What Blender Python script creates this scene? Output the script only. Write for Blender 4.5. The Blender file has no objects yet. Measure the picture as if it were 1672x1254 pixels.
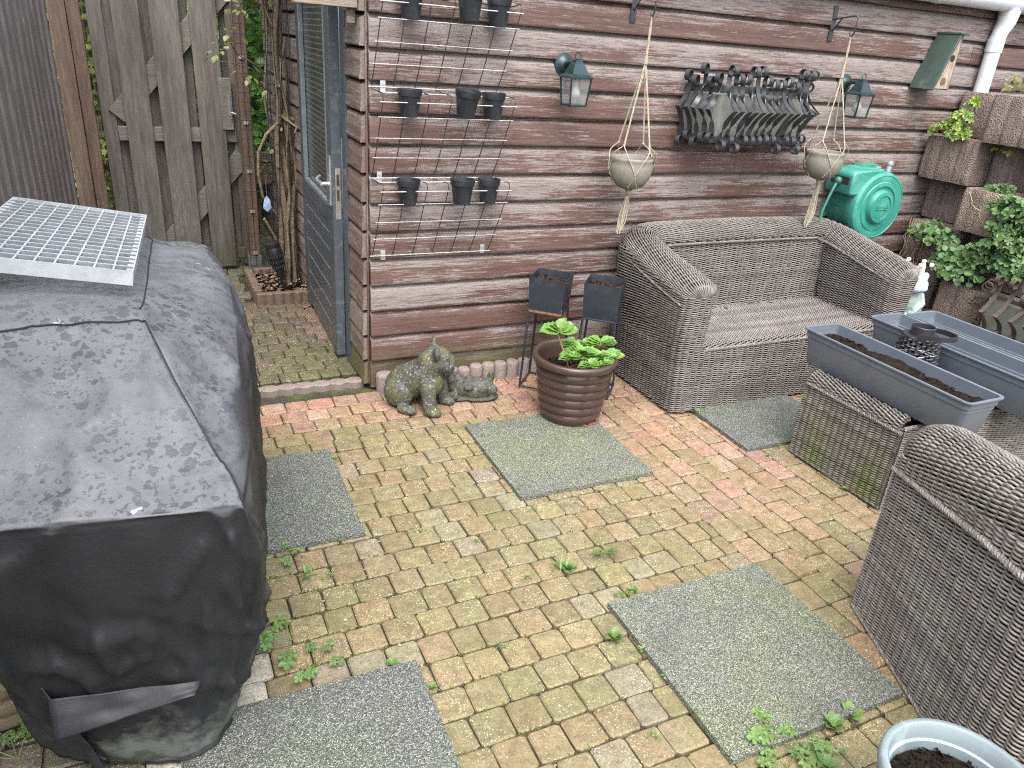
import bpy, bmesh, math, random
import numpy as np
from mathutils import Vector, Matrix, Euler, noise as mnoise
C = bpy.context.scene.collection
SC = bpy.context.scene
PI = math.pi
R = math.radians
rnd = random.Random(7)

# ---------------------------------------------------------------- camera, sky, sun, exposure
cam = bpy.data.cameras.new('camera')
cam.sensor_width = 36.0
cam.lens = 1220.82687 / 1672 * 36
cam.clip_start = 0.02; cam.clip_end = 300
cob = bpy.data.objects.new('camera', cam); C.objects.link(cob)
_r = Vector((0.90443266, -0.42060504, 0.07136504))
_d = Vector((-0.11788014, -0.40715491, -0.90572024))
_f = Vector((0.41000712, 0.81075044, -0.41782518))
cob.matrix_world = Matrix(((_r.x, -_d.x, -_f.x, -0.864529), (_r.y, -_d.y, -_f.y, -3.245436),
                           (_r.z, -_d.z, -_f.z, 1.587965), (0, 0, 0, 1)))
SC.camera = cob
W = bpy.data.worlds.new('World'); SC.world = W; W.use_nodes = True
wt = W.node_tree; wt.nodes.clear()
sky = wt.nodes.new('ShaderNodeTexSky'); sky.sky_type = 'NISHITA'; sky.sun_disc = False
sky.sun_elevation = R(62); sky.sun_rotation = R(200); sky.dust_density = 4.0; sky.air_density = 1.0
hs = wt.nodes.new('ShaderNodeHueSaturation'); hs.inputs['Saturation'].default_value = 0.30
bg = wt.nodes.new('ShaderNodeBackground'); bg.inputs['Strength'].default_value = 0.15
wo = wt.nodes.new('ShaderNodeOutputWorld')
wt.links.new(sky.outputs[0], hs.inputs['Color']); wt.links.new(hs.outputs[0], bg.inputs['Color']); wt.links.new(bg.outputs[0], wo.inputs['Surface'])
sl = bpy.data.lights.new('sun', 'SUN'); sl.energy = 0.8; sl.angle = R(60); sl.color = (1, 0.97, 0.93)
so = bpy.data.objects.new('sun', sl); C.objects.link(so)
so.rotation_euler = Vector((math.sin(R(200)) * math.cos(R(62)), math.cos(R(200)) * math.cos(R(62)), math.sin(R(62)))).to_track_quat('Z', 'Y').to_euler()
SC.view_settings.view_transform = 'Standard'; SC.view_settings.look = 'None'
SC.view_settings.gamma = 1.0; SC.view_settings.use_curve_mapping = False
SC.view_settings.exposure = 1.92
SC.render.engine = 'CYCLES'
SC.cycles.use_denoising = False; SC.cycles.filter_width = 1.15; SC.cycles.sample_clamp_indirect = 3.0
SC.cycles.max_bounces = 6; SC.cycles.transparent_max_bounces = 8

# ---------------------------------------------------------------- scene helpers
ORG = {}
def thing(name, label, cat, loc=(0, 0, 0), group=None, rz=0.0):
    o = bpy.data.objects.new(name, None); C.objects.link(o)
    o.empty_display_size = 0.1
    o.location = loc; o.rotation_euler = (0, 0, rz); ORG[o.name] = Vector(loc)
    tag(o, label, cat, group); return o
def tag(o, label, cat=None, group=None, kind=None):
    if label: o['label'] = label
    if cat: o['category'] = cat
    if group: o['group'] = group
    if kind: o['kind'] = kind
    return o
def struct(o): o['kind'] = 'structure'; return o
def copy_tree(o, loc=None, rz=None, parent=None):
    c = o.copy(); C.objects.link(c)
    if parent: c.parent = parent
    if loc is not None: c.location = loc
    if rz is not None: c.rotation_euler = (0, 0, rz)
    for ch in list(o.children): copy_tree(ch, parent=c)
    return c

def vadd(a, b): return (a[0] + b[0], a[1] + b[1], a[2] + b[2])
class MB:
    """collects shapes into one mesh"""
    def __init__(s): s.v = []; s.f = []; s.c = []
    def add(s, vs, fs, col=None):
        n = len(s.v); s.v += [tuple(p) for p in vs]; s.f += [tuple(i + n for i in f) for f in fs]; s.c += [col or (1, 1, 1)] * len(fs)
    def box(s, c, d, rz=0, col=None, M=None, taper=1.0):
        x, y, z = d[0] / 2, d[1] / 2, d[2] / 2; vs = []
        for dz, t in ((-z, taper), (z, 1.0)):
            for a, b in ((-x, -y), (x, -y), (x, y), (-x, y)):
                p = Vector((a * t, b * t, dz))
                if M: p = M @ p
                elif rz: p = Matrix.Rotation(rz, 3, 'Z') @ p
                vs.append((p.x + c[0], p.y + c[1], p.z + c[2]))
        s.add(vs, [(3, 2, 1, 0), (4, 5, 6, 7), (0, 1, 5, 4), (1, 2, 6, 5), (2, 3, 7, 6), (3, 0, 4, 7)], col)
    def box2(s, a, b, col=None):
        s.box([(a[i] + b[i]) / 2 for i in range(3)], [abs(b[i] - a[i]) for i in range(3)], col=col)
    def tube(s, pts, r, n=8, col=None, cap=True, closed=False, flat=1.0):
        pts = [Vector(p) for p in pts]; L = len(pts)
        rs = r if isinstance(r, (list, tuple)) else [r] * L
        t0 = (pts[1] - pts[0]).normalized()
        up = Vector((0, 0, 1)) if abs(t0.z) < 0.9 else Vector((1, 0, 0))
        nr = (up - t0 * up.dot(t0)).normalized(); vs = []; fs = []
        for i, p in enumerate(pts):
            if closed: t = pts[(i + 1) % L] - pts[i - 1]
            else: t = pts[min(i + 1, L - 1)] - pts[max(i - 1, 0)]
            if t.length < 1e-9: t = t0
            t.normalize(); nr = nr - t * nr.dot(t)
            nr = nr.normalized() if nr.length > 1e-6 else t.orthogonal().normalized()
            b = t.cross(nr)
            for k in range(n):
                a = 2 * PI * k / n; q = p + (nr * math.cos(a) + b * math.sin(a) * flat) * rs[i]; vs.append(q)
        for i in range(L if closed else L - 1):
            for k in range(n):
                a = i * n + k; b2 = i * n + (k + 1) % n; j = ((i + 1) % L) * n
                fs.append((a, b2, j + (k + 1) % n, j + k))
        if cap and not closed: fs += [tuple(range(n - 1, -1, -1)), tuple((L - 1) * n + k for k in range(n))]
        s.add(vs, fs, col)
    def ribbon(s, pts, sides, w, t, col=None):
        """flat bar: pts centre line, sides = unit vector across (per point or one)"""
        pts = [Vector(p) for p in pts]; L = len(pts); vs = []; fs = []
        for i, p in enumerate(pts):
            tg = (pts[min(i + 1, L - 1)] - pts[max(i - 1, 0)]).normalized()
            sd = Vector(sides[i] if isinstance(sides, list) else sides); sd = (sd - tg * sd.dot(tg)).normalized(); nn = tg.cross(sd)
            for a, b in ((-1, -1), (1, -1), (1, 1), (-1, 1)): vs.append(p + sd * (a * w / 2) + nn * (b * t / 2))
        for i in range(L - 1):
            for k in range(4): fs.append((i * 4 + k, i * 4 + (k + 1) % 4, i * 4 + 4 + (k + 1) % 4, i * 4 + 4 + k))
        fs += [(3, 2, 1, 0), tuple((L - 1) * 4 + k for k in range(4))]
        s.add(vs, fs, col)
    def lathe(s, prof, c=(0, 0, 0), n=32, col=None, M=None, close=False):
        vs = []; fs = []; L = len(prof)
        for r, z in prof:
            for k in range(n):
                a = 2 * PI * k / n; p = Vector((r * math.cos(a), r * math.sin(a), z))
                if M: p = M @ p
                vs.append((p.x + c[0], p.y + c[1], p.z + c[2]))
        for i in range(L - 1):
            for k in range(n): fs.append((i * n + k, i * n + (k + 1) % n, (i + 1) * n + (k + 1) % n, (i + 1) * n + k))
        if close:
            fs.append(tuple(range(n - 1, -1, -1))); fs.append(tuple((L - 1) * n + k for k in range(n)))
        s.add(vs, fs, col)
    def grid(s, P, col=None, wrapu=False):
        nu, nv = len(P), len(P[0]); vs = [p for row in P for p in row]; fs = []
        for i in range(nu if wrapu else nu - 1):
            for j in range(nv - 1):
                a = i * nv + j; b = ((i + 1) % nu) * nv + j; fs.append((a, b, b + 1, a + 1))
        s.add(vs, fs, col)
    def prism(s, poly, axis, a, b, col=None):
        """poly: 2D outline in the two other axes, extruded along axis from a to b"""
        def mk(p, t): q = [0, 0, 0]; o = [i for i in range(3) if i != axis]; q[o[0]] = p[0]; q[o[1]] = p[1]; q[axis] = t; return tuple(q)
        n = len(poly); vs = [mk(p, a) for p in poly] + [mk(p, b) for p in poly]
        fs = [tuple(range(n)), tuple(range(2 * n - 1, n - 1, -1))] + [(i, n + i, n + (i + 1) % n, (i + 1) % n) for i in range(n)]
        s.add(vs, fs, col)
    def ball(s, c, r, M=None, nu=14, nv=10, col=None):
        r = r if isinstance(r, (tuple, list)) else (r, r, r)
        prof = [(max(math.sin(PI * i / nv), 1e-4), -math.cos(PI * i / nv)) for i in range(nv + 1)]
        S = Matrix.Diagonal(r); s.lathe(prof, c, nu, col, M=(M @ S) if M else S)
    def obj(s, name, mat, parent=None, base=None, smooth=True, bevel=0, local=False, angle=40, fix=True):
        me = bpy.data.meshes.new(name)
        off = Vector((0, 0, 0))
        if not local:
            if parent is not None: off = ORG.get(parent.name, off)
            elif base is not None: off = Vector(base)
        me.from_pydata([(v[0] - off.x, v[1] - off.y, v[2] - off.z) for v in s.v], [], s.f)
        if True:
            at = me.attributes.new('tint', 'FLOAT_COLOR', 'FACE')
            at.data.foreach_set('color', np.array([(c[0], c[1], c[2], 1) for c in s.c], dtype=np.float32).ravel())
        return finish(me, name, mat, parent, off, smooth, bevel, angle, fix, base is not None and parent is None and not local)
def finish(me, name, mat, parent, off, smooth, bevel=0, angle=40, fix=True, setloc=False):
    if fix:
        bm = bmesh.new(); bm.from_mesh(me); bmesh.ops.recalc_face_normals(bm, faces=bm.faces); bm.to_mesh(me); bm.free()
    me.materials.append(mat)
    o = bpy.data.objects.new(name, me); C.objects.link(o)
    if smooth:
        me.polygons.foreach_set('use_smooth', [True] * len(me.polygons))
        try: me.set_sharp_from_angle(angle=R(angle))
        except Exception: pass
    if bevel:
        b = o.modifiers.new('bevel', 'BEVEL'); b.width = bevel; b.segments = 2; b.limit_method = 'ANGLE'; b.angle_limit = R(35)
        b.harden_normals = False
    if parent is not None: o.parent = parent; ORG[o.name] = off
    elif setloc: o.location = off; ORG[o.name] = off
    return o
def npmesh(name, V, F, mat, parent=None, cols=None, smooth=True, off=None):
    """numpy quads -> object.  V (n,3) world, F (m,4)"""
    me = bpy.data.meshes.new(name)
    o0 = ORG.get(parent.name, Vector((0, 0, 0))) if parent is not None else Vector(off or (0, 0, 0))
    V = np.asarray(V, np.float32) - np.array(o0, np.float32)
    F = np.asarray(F, np.int32); m, k = F.shape
    me.vertices.add(len(V)); me.vertices.foreach_set('co', V.ravel())
    me.loops.add(m * k); me.loops.foreach_set('vertex_index', F.ravel())
    me.polygons.add(m); me.polygons.foreach_set('loop_start', np.arange(0, m * k, k, dtype=np.int32))
    me.update(calc_edges=True)
    if cols is not None:
        at = me.attributes.new('tint', 'FLOAT_COLOR', 'FACE'); c4 = np.ones((m, 4), np.float32); c4[:, :3] = cols
        at.data.foreach_set('color', c4.ravel())
    o = finish(me, name, mat, parent, o0, smooth, fix=False, angle=180, setloc=off is not None)
    return o

# ---------------------------------------------------------------- material helpers
class N:
    def __init__(s, name):
        s.m = bpy.data.materials.new(name); s.m.use_nodes = True; s.t = s.m.node_tree; s.t.nodes.clear()
        s.out = s.t.nodes.new('ShaderNodeOutputMaterial'); s.p = s.t.nodes.new('ShaderNodeBsdfPrincipled')
        s.t.links.new(s.p.outputs[0], s.out.inputs[0]); s._co = None
    def k(s, a, sock):
        if a is None: return
        if hasattr(a, 'is_linked') or hasattr(a, 'links'): s.t.links.new(a, sock)
        elif isinstance(a, (tuple, list)): sock.default_value = (*a, 1) if len(a) == 3 and sock.type == 'RGBA' else a
        else: sock.default_value = a
    def co(s, kind='Object'):
        n = s.t.nodes.new('ShaderNodeTexCoord'); return n.outputs[kind]
    def wpos(s):
        n = s.t.nodes.new('ShaderNodeNewGeometry'); return n.outputs['Position']
    def map(s, v, scale=(1, 1, 1), rot=(0, 0, 0), loc=(0, 0, 0)):
        n = s.t.nodes.new('ShaderNodeMapping'); s.k(v, n.inputs[0]); n.inputs['Scale'].default_value = scale; n.inputs['Rotation'].default_value = rot; n.inputs['Location'].default_value = loc; return n.outputs[0]
    def noise(s, v, scale=5, detail=4, rough=.55, dist=0, col=False):
        n = s.t.nodes.new('ShaderNodeTexNoise'); s.k(v, n.inputs['Vector']); n.inputs['Scale'].default_value = scale; n.inputs['Detail'].default_value = detail; n.inputs['Roughness'].default_value = rough; n.inputs['Distortion'].default_value = dist; return n.outputs[1 if col else 0]
    def vor(s, v, scale=50, feat='F1', out='Distance', rand=1):
        n = s.t.nodes.new('ShaderNodeTexVoronoi'); n.feature = feat; s.k(v, n.inputs['Vector']); n.inputs['Scale'].default_value = scale; n.inputs['Randomness'].default_value = rand; return n.outputs[out]
    def wave(s, v, scale=5, dist=2, detail=2, dscale=1, dir='X', kind='BANDS'):
        n = s.t.nodes.new('ShaderNodeTexWave'); n.wave_type = kind; n.bands_direction = dir; s.k(v, n.inputs['Vector']); n.inputs['Scale'].default_value = scale; n.inputs['Distortion'].default_value = dist; n.inputs['Detail'].default_value = detail; n.inputs['Detail Scale'].default_value = dscale; return n.outputs['Fac']
    def ramp(s, f, stops):
        n = s.t.nodes.new('ShaderNodeValToRGB'); s.k(f, n.inputs[0]); e = n.color_ramp.elements
        while len(e) > 1: e.remove(e[-1])
        for i, (p, c) in enumerate(stops):
            x = e[0] if i == 0 else e.new(p); x.position = p; x.color = (c, c, c, 1) if not isinstance(c, (tuple, list)) else (*c, 1)
        return n.outputs[0]
    def mix(s, f, a, b, mode='MIX'):
        n = s.t.nodes.new('ShaderNodeMix'); n.data_type = 'RGBA'; n.blend_type = mode; s.k(f, n.inputs[0])
        ca = [i for i in n.inputs if i.name == 'A' and i.type == 'RGBA'][0]; cb = [i for i in n.inputs if i.name == 'B' and i.type == 'RGBA'][0]
        s.k(a, ca); s.k(b, cb); return [o for o in n.outputs if o.type == 'RGBA'][0]
    def math(s, op, a, b=0.0):
        n = s.t.nodes.new('ShaderNodeMath'); n.operation = op; s.k(a, n.inputs[0]); s.k(b, n.inputs[1]); return n.outputs[0]
    def attr(s, name='tint'):
        n = s.t.nodes.new('ShaderNodeAttribute'); n.attribute_name = name; return n.outputs['Color']
    def rand(s):
        n = s.t.nodes.new('ShaderNodeObjectInfo'); return n.outputs['Random']
    def sep(s, v, i):
        n = s.t.nodes.new('ShaderNodeSeparateXYZ'); s.k(v, n.inputs[0]); return n.outputs[i]
    def bump(s, h, st=.3, d=.01, nrm=None):
        n = s.t.nodes.new('ShaderNodeBump'); s.k(h, n.inputs['Height']); n.inputs['Strength'].default_value = st; n.inputs['Distance'].default_value = d
        if nrm is not None: s.k(nrm, n.inputs['Normal'])
        return n.outputs[0]
    def fin(s, col, rough=.6, nrm=None, metal=0, spec=None, **kw):
        s.k(col, s.p.inputs['Base Color']); s.k(rough, s.p.inputs['Roughness'])
        if nrm is not None: s.k(nrm, s.p.inputs['Normal'])
        s.p.inputs['Metallic'].default_value = metal
        if spec is not None: s.p.inputs['Specular IOR Level'].default_value = spec
        for a, b in kw.items(): s.k(b, s.p.inputs[a.replace('_', ' ')])
        return s.m
def simple(name, col, rough=.5, metal=0, var=.25, scale=12, bump=.15, bd=.004, col2=None, dirt=None, dscale=5, tint=False, spec=None):
    n = N(name); v = n.co(); f = n.noise(v, scale, 5, .6)
    c2 = col2 or tuple(x * (1 - var) for x in col); c1 = tuple(min(x * (1 + var * .6), 1) for x in col)
    c = n.mix(n.ramp(f, [(.3, 0.), (.7, 1.)]), c2, c1)
    if tint: c = n.mix(1.0, c, n.attr(), 'MULTIPLY')
    if dirt:
        d = n.ramp(n.noise(v, dscale, 6, .7), [(.52, 0.), (.66, 1.)]); c = n.mix(d, c, dirt)
    rr = n.ramp(n.noise(v, scale * 1.7, 4), [(.3, max(rough - .12, .05)), (.7, min(rough + .12, 1))])
    nb = n.bump(n.noise(v, scale * 4, 4, .6), bump, bd) if bump else None
    return n.fin(c, rr, nb, metal, spec)

def wood_paint(name, paint, bare, axis=0, peel=.5, stretch=14, green=None, dark=None, tw=.12, soft=.08, lap=None):
    """weathered painted timber; grain runs along axis"""
    n = N(name); v = n.wpos(); sc = [stretch, stretch, stretch]; sc[axis] = 1.0
    oth = [1.0, 1.0, 1.0]
    vv = n.map(v, tuple(sc))
    fine = n.noise(n.map(vv, (1, 1.7, 1.7)), 11, 4, .75); mid = n.noise(vv, 2.6, 5, .68, .3); sm_ = n.noise(vv, 8, 4, .7, .4); sp = n.noise(v, 60, 3, .7)
    big = n.noise(v, 1.3, 3, .6)
    m = n.math('ADD', n.math('MULTIPLY', mid, .42), n.math('MULTIPLY', big, .50)); m = n.math('ADD', m, n.math('MULTIPLY', sm_, .34)); m = n.math('ADD', m, n.math('MULTIPLY', fine, .22)); m = n.math('ADD', m, n.math('MULTIPLY', sp, .10))
    tint = n.attr()
    m = n.math('ADD', m, n.math('MULTIPLY', n.math('SUBTRACT', n.sep(tint, 0), .5), tw))
    if lap:
        fr = n.math('FRACT', n.math('DIVIDE', n.math('SUBTRACT', n.sep(v, 2), lap), .125)); m = n.math('ADD', m, n.math('MULTIPLY', n.math('POWER', fr, 3.0), .13))
    pe = n.ramp(m, [(peel, 0.), (peel + soft, .85), (peel + .3, 1.)])
    pc = n.mix(n.ramp(n.noise(vv, 5, 4, .7), [(.3, 0.), (.7, 1.)]), tuple(x * .62 for x in paint), tuple(x * 1.35 for x in paint))
    bc = n.mix(n.ramp(fine, [(.36, 0.), (.62, 1.)]), tuple(x * .42 for x in bare), bare)
    c = n.mix(pe, pc, bc)
    scr = n.ramp(n.noise(n.map(v, tuple(x * 1.6 for x in sc)), 7, 3, .6), [(.66, 0.), (.70, 1.)])
    c = n.mix(n.math('MULTIPLY', scr, .55), c, tuple(min(x * 1.5, .8) for x in bare))
    if dark: c = n.mix(n.ramp(n.noise(n.map(v, (3, 3, .6)), 1.6, 4, .6), [(.5, 0.), (.7, .8)]), c, dark)
    if green:
        z = n.sep(v, 2); g = n.math('ADD', n.math('MULTIPLY', n.noise(v, 5, 5), .5), n.math('MULTIPLY', z, -1.1))
        c = n.mix(n.ramp(g, [(-.12, 0.), (.22, .75)]), c, green)
    h = n.math('ADD', n.math('MULTIPLY', fine, .6), n.math('MULTIPLY', pe, -.25))
    return n.fin(c, n.ramp(pe, [(0, .5), (1, .85)]), n.bump(h, .55, .004), spec=.35)
# ---------------------------------------------------------------- setting: ground and paving
def m_paver():
    n = N('tumbled paver'); v = n.wpos(); t = n.attr()
    g = n.noise(v, 190, 3, .7); m = n.noise(v, 26, 5, .65); big = n.noise(v, 2.2, 5, .6)
    c = n.mix(n.ramp(m, [(.3, 0.), (.72, 1.)]), n.mix(1.0, t, (.66, .66, .64), 'MULTIPLY'), n.mix(1.0, t, (1.22, 1.2, 1.15), 'MULTIPLY'))
    c = n.mix(n.math('MULTIPLY', n.ramp(n.math('ADD', n.math('MULTIPLY', g, .6), n.math('MULTIPLY', n.noise(v, 75, 4, .75), .4)), [(.38, 1.), (.52, 0.)]), .6), c, (.05, .045, .03))
    lich = n.ramp(n.vor(v, 120), [(.16, 1.), (.26, 0.)]); lm = n.ramp(n.noise(v, 9, 3), [(.42, 0.), (.6, 1.)])
    c = n.mix(n.math('MULTIPLY', n.math('MULTIPLY', lich, lm), .7), c, (.62, .60, .42))
    ring = n.ramp(n.noise(v, 13, 2, .4, 1.5), [(.485, 0.), (.5, 1.), (.515, 0.)])
    c = n.mix(n.math('MULTIPLY', n.math('MULTIPLY', ring, n.ramp(big, [(.45, 0.), (.6, 1.)])), .35), c, (.55, .48, .30))
    alg = n.ramp(n.noise(v, 3.3, 6, .7), [(.48, 0.), (.70, .48)])
    c = n.mix(alg, c, (.135, .132, .045))
    dk = n.ramp(n.noise(v, 5.5, 5, .65, .6), [(.60, 0.), (.75, .45)])
    c = n.mix(dk, c, (.09, .075, .05))
    h = n.math('ADD', n.math('MULTIPLY', g, .5), m)
    return n.fin(c, n.ramp(m, [(.3, .55), (.7, .88)]), n.bump(h, .7, .004), spec=.4)
def m_joint():
    n = N('mossy joint soil'); v = n.wpos()
    c = n.mix(n.ramp(n.noise(v, 7, 5, .7), [(.45, 0.), (.62, 1.)]), (.035, .028, .02), (.06, .075, .018))
    c = n.mix(n.ramp(n.noise(v, 60, 4), [(.55, 0.), (.7, .6)]), c, (.10, .085, .055))
    return n.fin(c, .95, n.bump(n.noise(v, 120, 4, .7), .9, .008))
PAVER, JOINT = m_paver(), m_joint()
g = MB(); g.add([(-9, -9, -.013), (9, -9, -.013), (9, 9, -.013), (-9, 9, -.013)], [(0, 1, 2, 3)])
struct(g.obj('ground', JOINT, smooth=False))

YEL = [(.200, .166, .090), (.212, .174, .095), (.190, .160, .085), (.217, .178, .101), (.194, .160, .091), (.208, .165, .094), (.180, .153, .082)]
RED = [(.315, .175, .130), (.285, .162, .125), (.325, .19, .128), (.30, .178, .142), (.27, .158, .123), (.345, .225, .172), (.305, .19, .132), (.28, .185, .120)]
GRY = [(.112, .088, .066), (.12, .094, .072), (.104, .086, .064), (.124, .098, .078), (.112, .096, .070)]
DRY = [(.42, .40, .36), (.46, .43, .39)]
pav = MB(); prnd = random.Random(11)
def jit(c, a=.1): k = 1 + prnd.uniform(-a, a); return tuple(min(x * k * (1 + prnd.uniform(-.05, .05)), .9) for x in c)
def paver(x0, y0, x1, y1, col, z=0.0):
    w, h = x1 - x0, y1 - y0; cx, cy = (x0 + x1) / 2, (y0 + y1) / 2
    a = prnd.gauss(0, .012); ca, sa = math.cos(a), math.sin(a); tx, ty = prnd.gauss(0, .012), prnd.gauss(0, .012); dz = z + prnd.gauss(0, .0015)
    def ring(ins, cut, zz, jj):
        o = []
        W2, H2 = w / 2 - ins, h / 2 - ins
        for (sx, sy, first) in ((-1, -1, 0), (1, -1, 1), (1, 1, 0), (-1, 1, 1)):
            pa = (sx * W2, sy * (H2 - cut)); pb = (sx * (W2 - cut), sy * H2)
            for p in ((pb, pa) if first else (pa, pb)):
                px, py = p[0] + prnd.gauss(0, jj), p[1] + prnd.gauss(0, jj)
                o.append((cx + px * ca - py * sa, cy + px * sa + py * ca, zz + dz + tx * px + ty * py))
        return o
    r1 = ring(.0022, .008, -.02, .0012); r2 = ring(.0022, .008, -.0045, .0010); r3 = ring(.0068, .0075, -.0004, .0010)
    vs = r1 + r2 + r3 + [(cx, cy, dz + .0008)]
    fs = [(i, (i + 1) % 8, 8 + (i + 1) % 8, 8 + i) for i in range(8)] + [(8 + i, 8 + (i + 1) % 8, 16 + (i + 1) % 8, 16 + i) for i in range(8)]
    fs += [(16 + i, 16 + (i + 1) % 8, 24) for i in range(8)]
    pav.add(vs, fs, col)
def sm(a, b, x): t = max(0, min(1, (x - a) / (b - a))); return t * t * (3 - 2 * t)
def pickc(x, y):
    nz = mnoise.noise(Vector((x * 2.3, y * 2.3, 3.1))) * .35
    pr = max(sm(-.50, -.22, y + nz * .35), sm(.80, 1.0, x + nz * .3) * (.70 - .48 * sm(-.9, -1.8, y)) * (1 - .85 * sm(1.35, 1.62, x)))
    if x > .55 and y > -.75: pr = max(pr, .70)
    k = max(0, min(1, pr * 1.05 + prnd.gauss(0, .18 if pr > .15 else .06)))
    if k > .12:
        a, b_ = prnd.choice(YEL), prnd.choice(RED); return jit(tuple(p * (1 - k) + q * k for p, q in zip(a, b_)), .09)
    if x > .9: return jit(prnd.choice(YEL + [(.18, .165, .088), (.25, .19, .115)]), .10)
    c = prnd.choice(YEL)
    if prnd.random() < .12: c = (.215, .185, .125)
    return jit(c, .10)
# main field: courses along X (rotated very slightly like the real ones)
PH = -.0153
def rotp(a0, a1):
    pass
_n0 = len(pav.v)
y = -.052
row = 0
while y > -3.4:
    hh = .1015; x = -1.62 + prnd.uniform(-.05, .05) + (.05 if row % 2 else 0)
    xe = .885 if y < -.42 else 4.6
    while x < xe - .03:
        wd = prnd.choice([.098, .104, .108, .112, .10, .118]) if y > -.36 else prnd.choice([.088, .098, .101, .103, .106, .112])
        x1 = min(x + wd, xe)
        if xe - x1 < .035: x1 = xe
        cx = (x + x1) / 2
        col = pickc(cx, y - .05)
        if cx < -.70 + .02 * math.sin(y * 9) and y < -.75 and y > -2.05: col = jit(prnd.choice(DRY), .06)
        if cx < -1.0: col = jit((.10, .09, .075), .15)
        paver(x, y - hh, x1, y, col); x = x1
    y -= hh; row += 1
# bond running along Y on the right
x = .885; k = 0
while x < 4.4:
    y = -.42 - .008 + prnd.uniform(-.02, 0) - (.07 if k % 2 else 0) * 1.0
    ys = -.462
    first = True; y = ys
    while y > -3.2:
        hh = prnd.choice([.125, .13, .136, .142]) * (.5 if first and k % 2 else 1); first = False
        col = pickc(x + .05, y - .06); paver(x, y - hh, x + .1, y, col); y -= hh
    x += .1; k += 1
# passage left of the shed
y = .155; row = 0
while y < 3.4:
    x = -1.75 + (.05 if row % 2 else 0)
    while x < -.012:
        x1 = min(x + prnd.choice([.098, .105, .112]), -.008)
        if -.008 - x1 < .04: x1 = -.008
        cx = (x + x1) / 2
        if not (cx > -.36 and 1.28 < y < 1.86):
            col = prnd.choice(GRY) if cx < -.12 else prnd.choice([(.19, .13, .105), (.175, .125, .10)])
            if y < .55 and prnd.random() < .8: col = (.10, .095, .052)
            if y > 1.7: col = (.10, .10, .062)
            paver(x, y, x1, y + .1, jit(col, .12), z=.01)
        x = x1
    y += .1; row += 1
struct(pav.obj('paving', PAVER, fix=False, angle=25))

# ---------------------------------------------------------------- rubber mats
def m_rubber(name, base, green):
    n = N(name); v = n.wpos()
    cell = n.vor(v, 330, out='Color'); cv = n.sep(cell, 0)
    c = n.ramp(cv, [(0, tuple(x * .48 for x in base)), (.45, base), (.78, tuple(x * 1.5 for x in base)), (.90, (.28, .288, .255)), (1, (.36, .36, .325))])
    d = n.vor(v, 330)
    c = n.mix(n.ramp(d, [(.45, 0.), (.8, .85)]), c, (.03, .032, .03))
    gm = n.ramp(n.noise(v, 3.2, 4, .6), [(.4, 0.), (.66, 1.)])
    c = n.mix(n.math('MULTIPLY', gm, .5), c, n.mix(1.0, c, green, 'MULTIPLY'))
    wet = n.ramp(n.noise(v, 4.5, 3, .5), [(.55, 0.), (.7, .28)])
    c = n.mix(wet, c, (.05, .055, .05))
    return n.fin(c, n.ramp(cv, [(0, .75), (1, .55)]), n.bump(d, .8, .003), spec=.4)
RUB = m_rubber('crumb rubber', (.142, .146, .122), (1.1, 1.28, .72)); RUBD = m_rubber('crumb rubber dark', (.118, .123, .113), (1.0, 1.15, .85))
def rubber_mat(x, y, label, mat, s=.6, z=.003, rz=PH, sx=None):
    m = MB(); sx = sx or s; n = 20; th = .016
    P = []
    def zz(a, b): return .002 * mnoise.noise(Vector((x * 3 + a * 5, y * 3 + b * 5, 1.0)))
    top = [[(a * sx / n, -b * s / n, th + zz(a / n, b / n)) for b in range(n + 1)] for a in range(n + 1)]
    m.grid(top)
    loop = [top[a][0] for a in range(n + 1)] + [top[n][b] for b in range(1, n + 1)] + [top[a][n] for a in range(n - 1, -1, -1)] + [top[0][b] for b in range(n - 1, 0, -1)]
    L = len(loop); vs = loop + [(p[0], p[1], -.002) for p in loop]
    m.add(vs, [(i, (i + 1) % L, L + (i + 1) % L, L + i) for i in range(L)])
    o = m.obj('rubber_mat', mat, local=True, smooth=True, angle=30); o.location = (x, y, z); o.rotation_euler = (0, 0, rz); o['group'] = 'rubber mats lying on the paving'
    return tag(o, label, 'mat')
rubber_mat(.287, -.537, 'speckled grey green rubber mat in front of the brown plant pot', RUB)
rubber_mat(.281, -1.759, 'largest green tinged rubber mat lying beside the wicker armchair', RUB)
rubber_mat(-.918, -.551, 'dark grey rubber mat halfway up the side of the covered barbecue', RUBD)
rubber_mat(-.949, -1.761, 'grey rubber mat in the foreground by the torn hem of the cover', RUBD)
rubber_mat(1.411, -.517, 'wet grey rubber mat between wicker sofa and wicker table', RUBD, z=.003)

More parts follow.
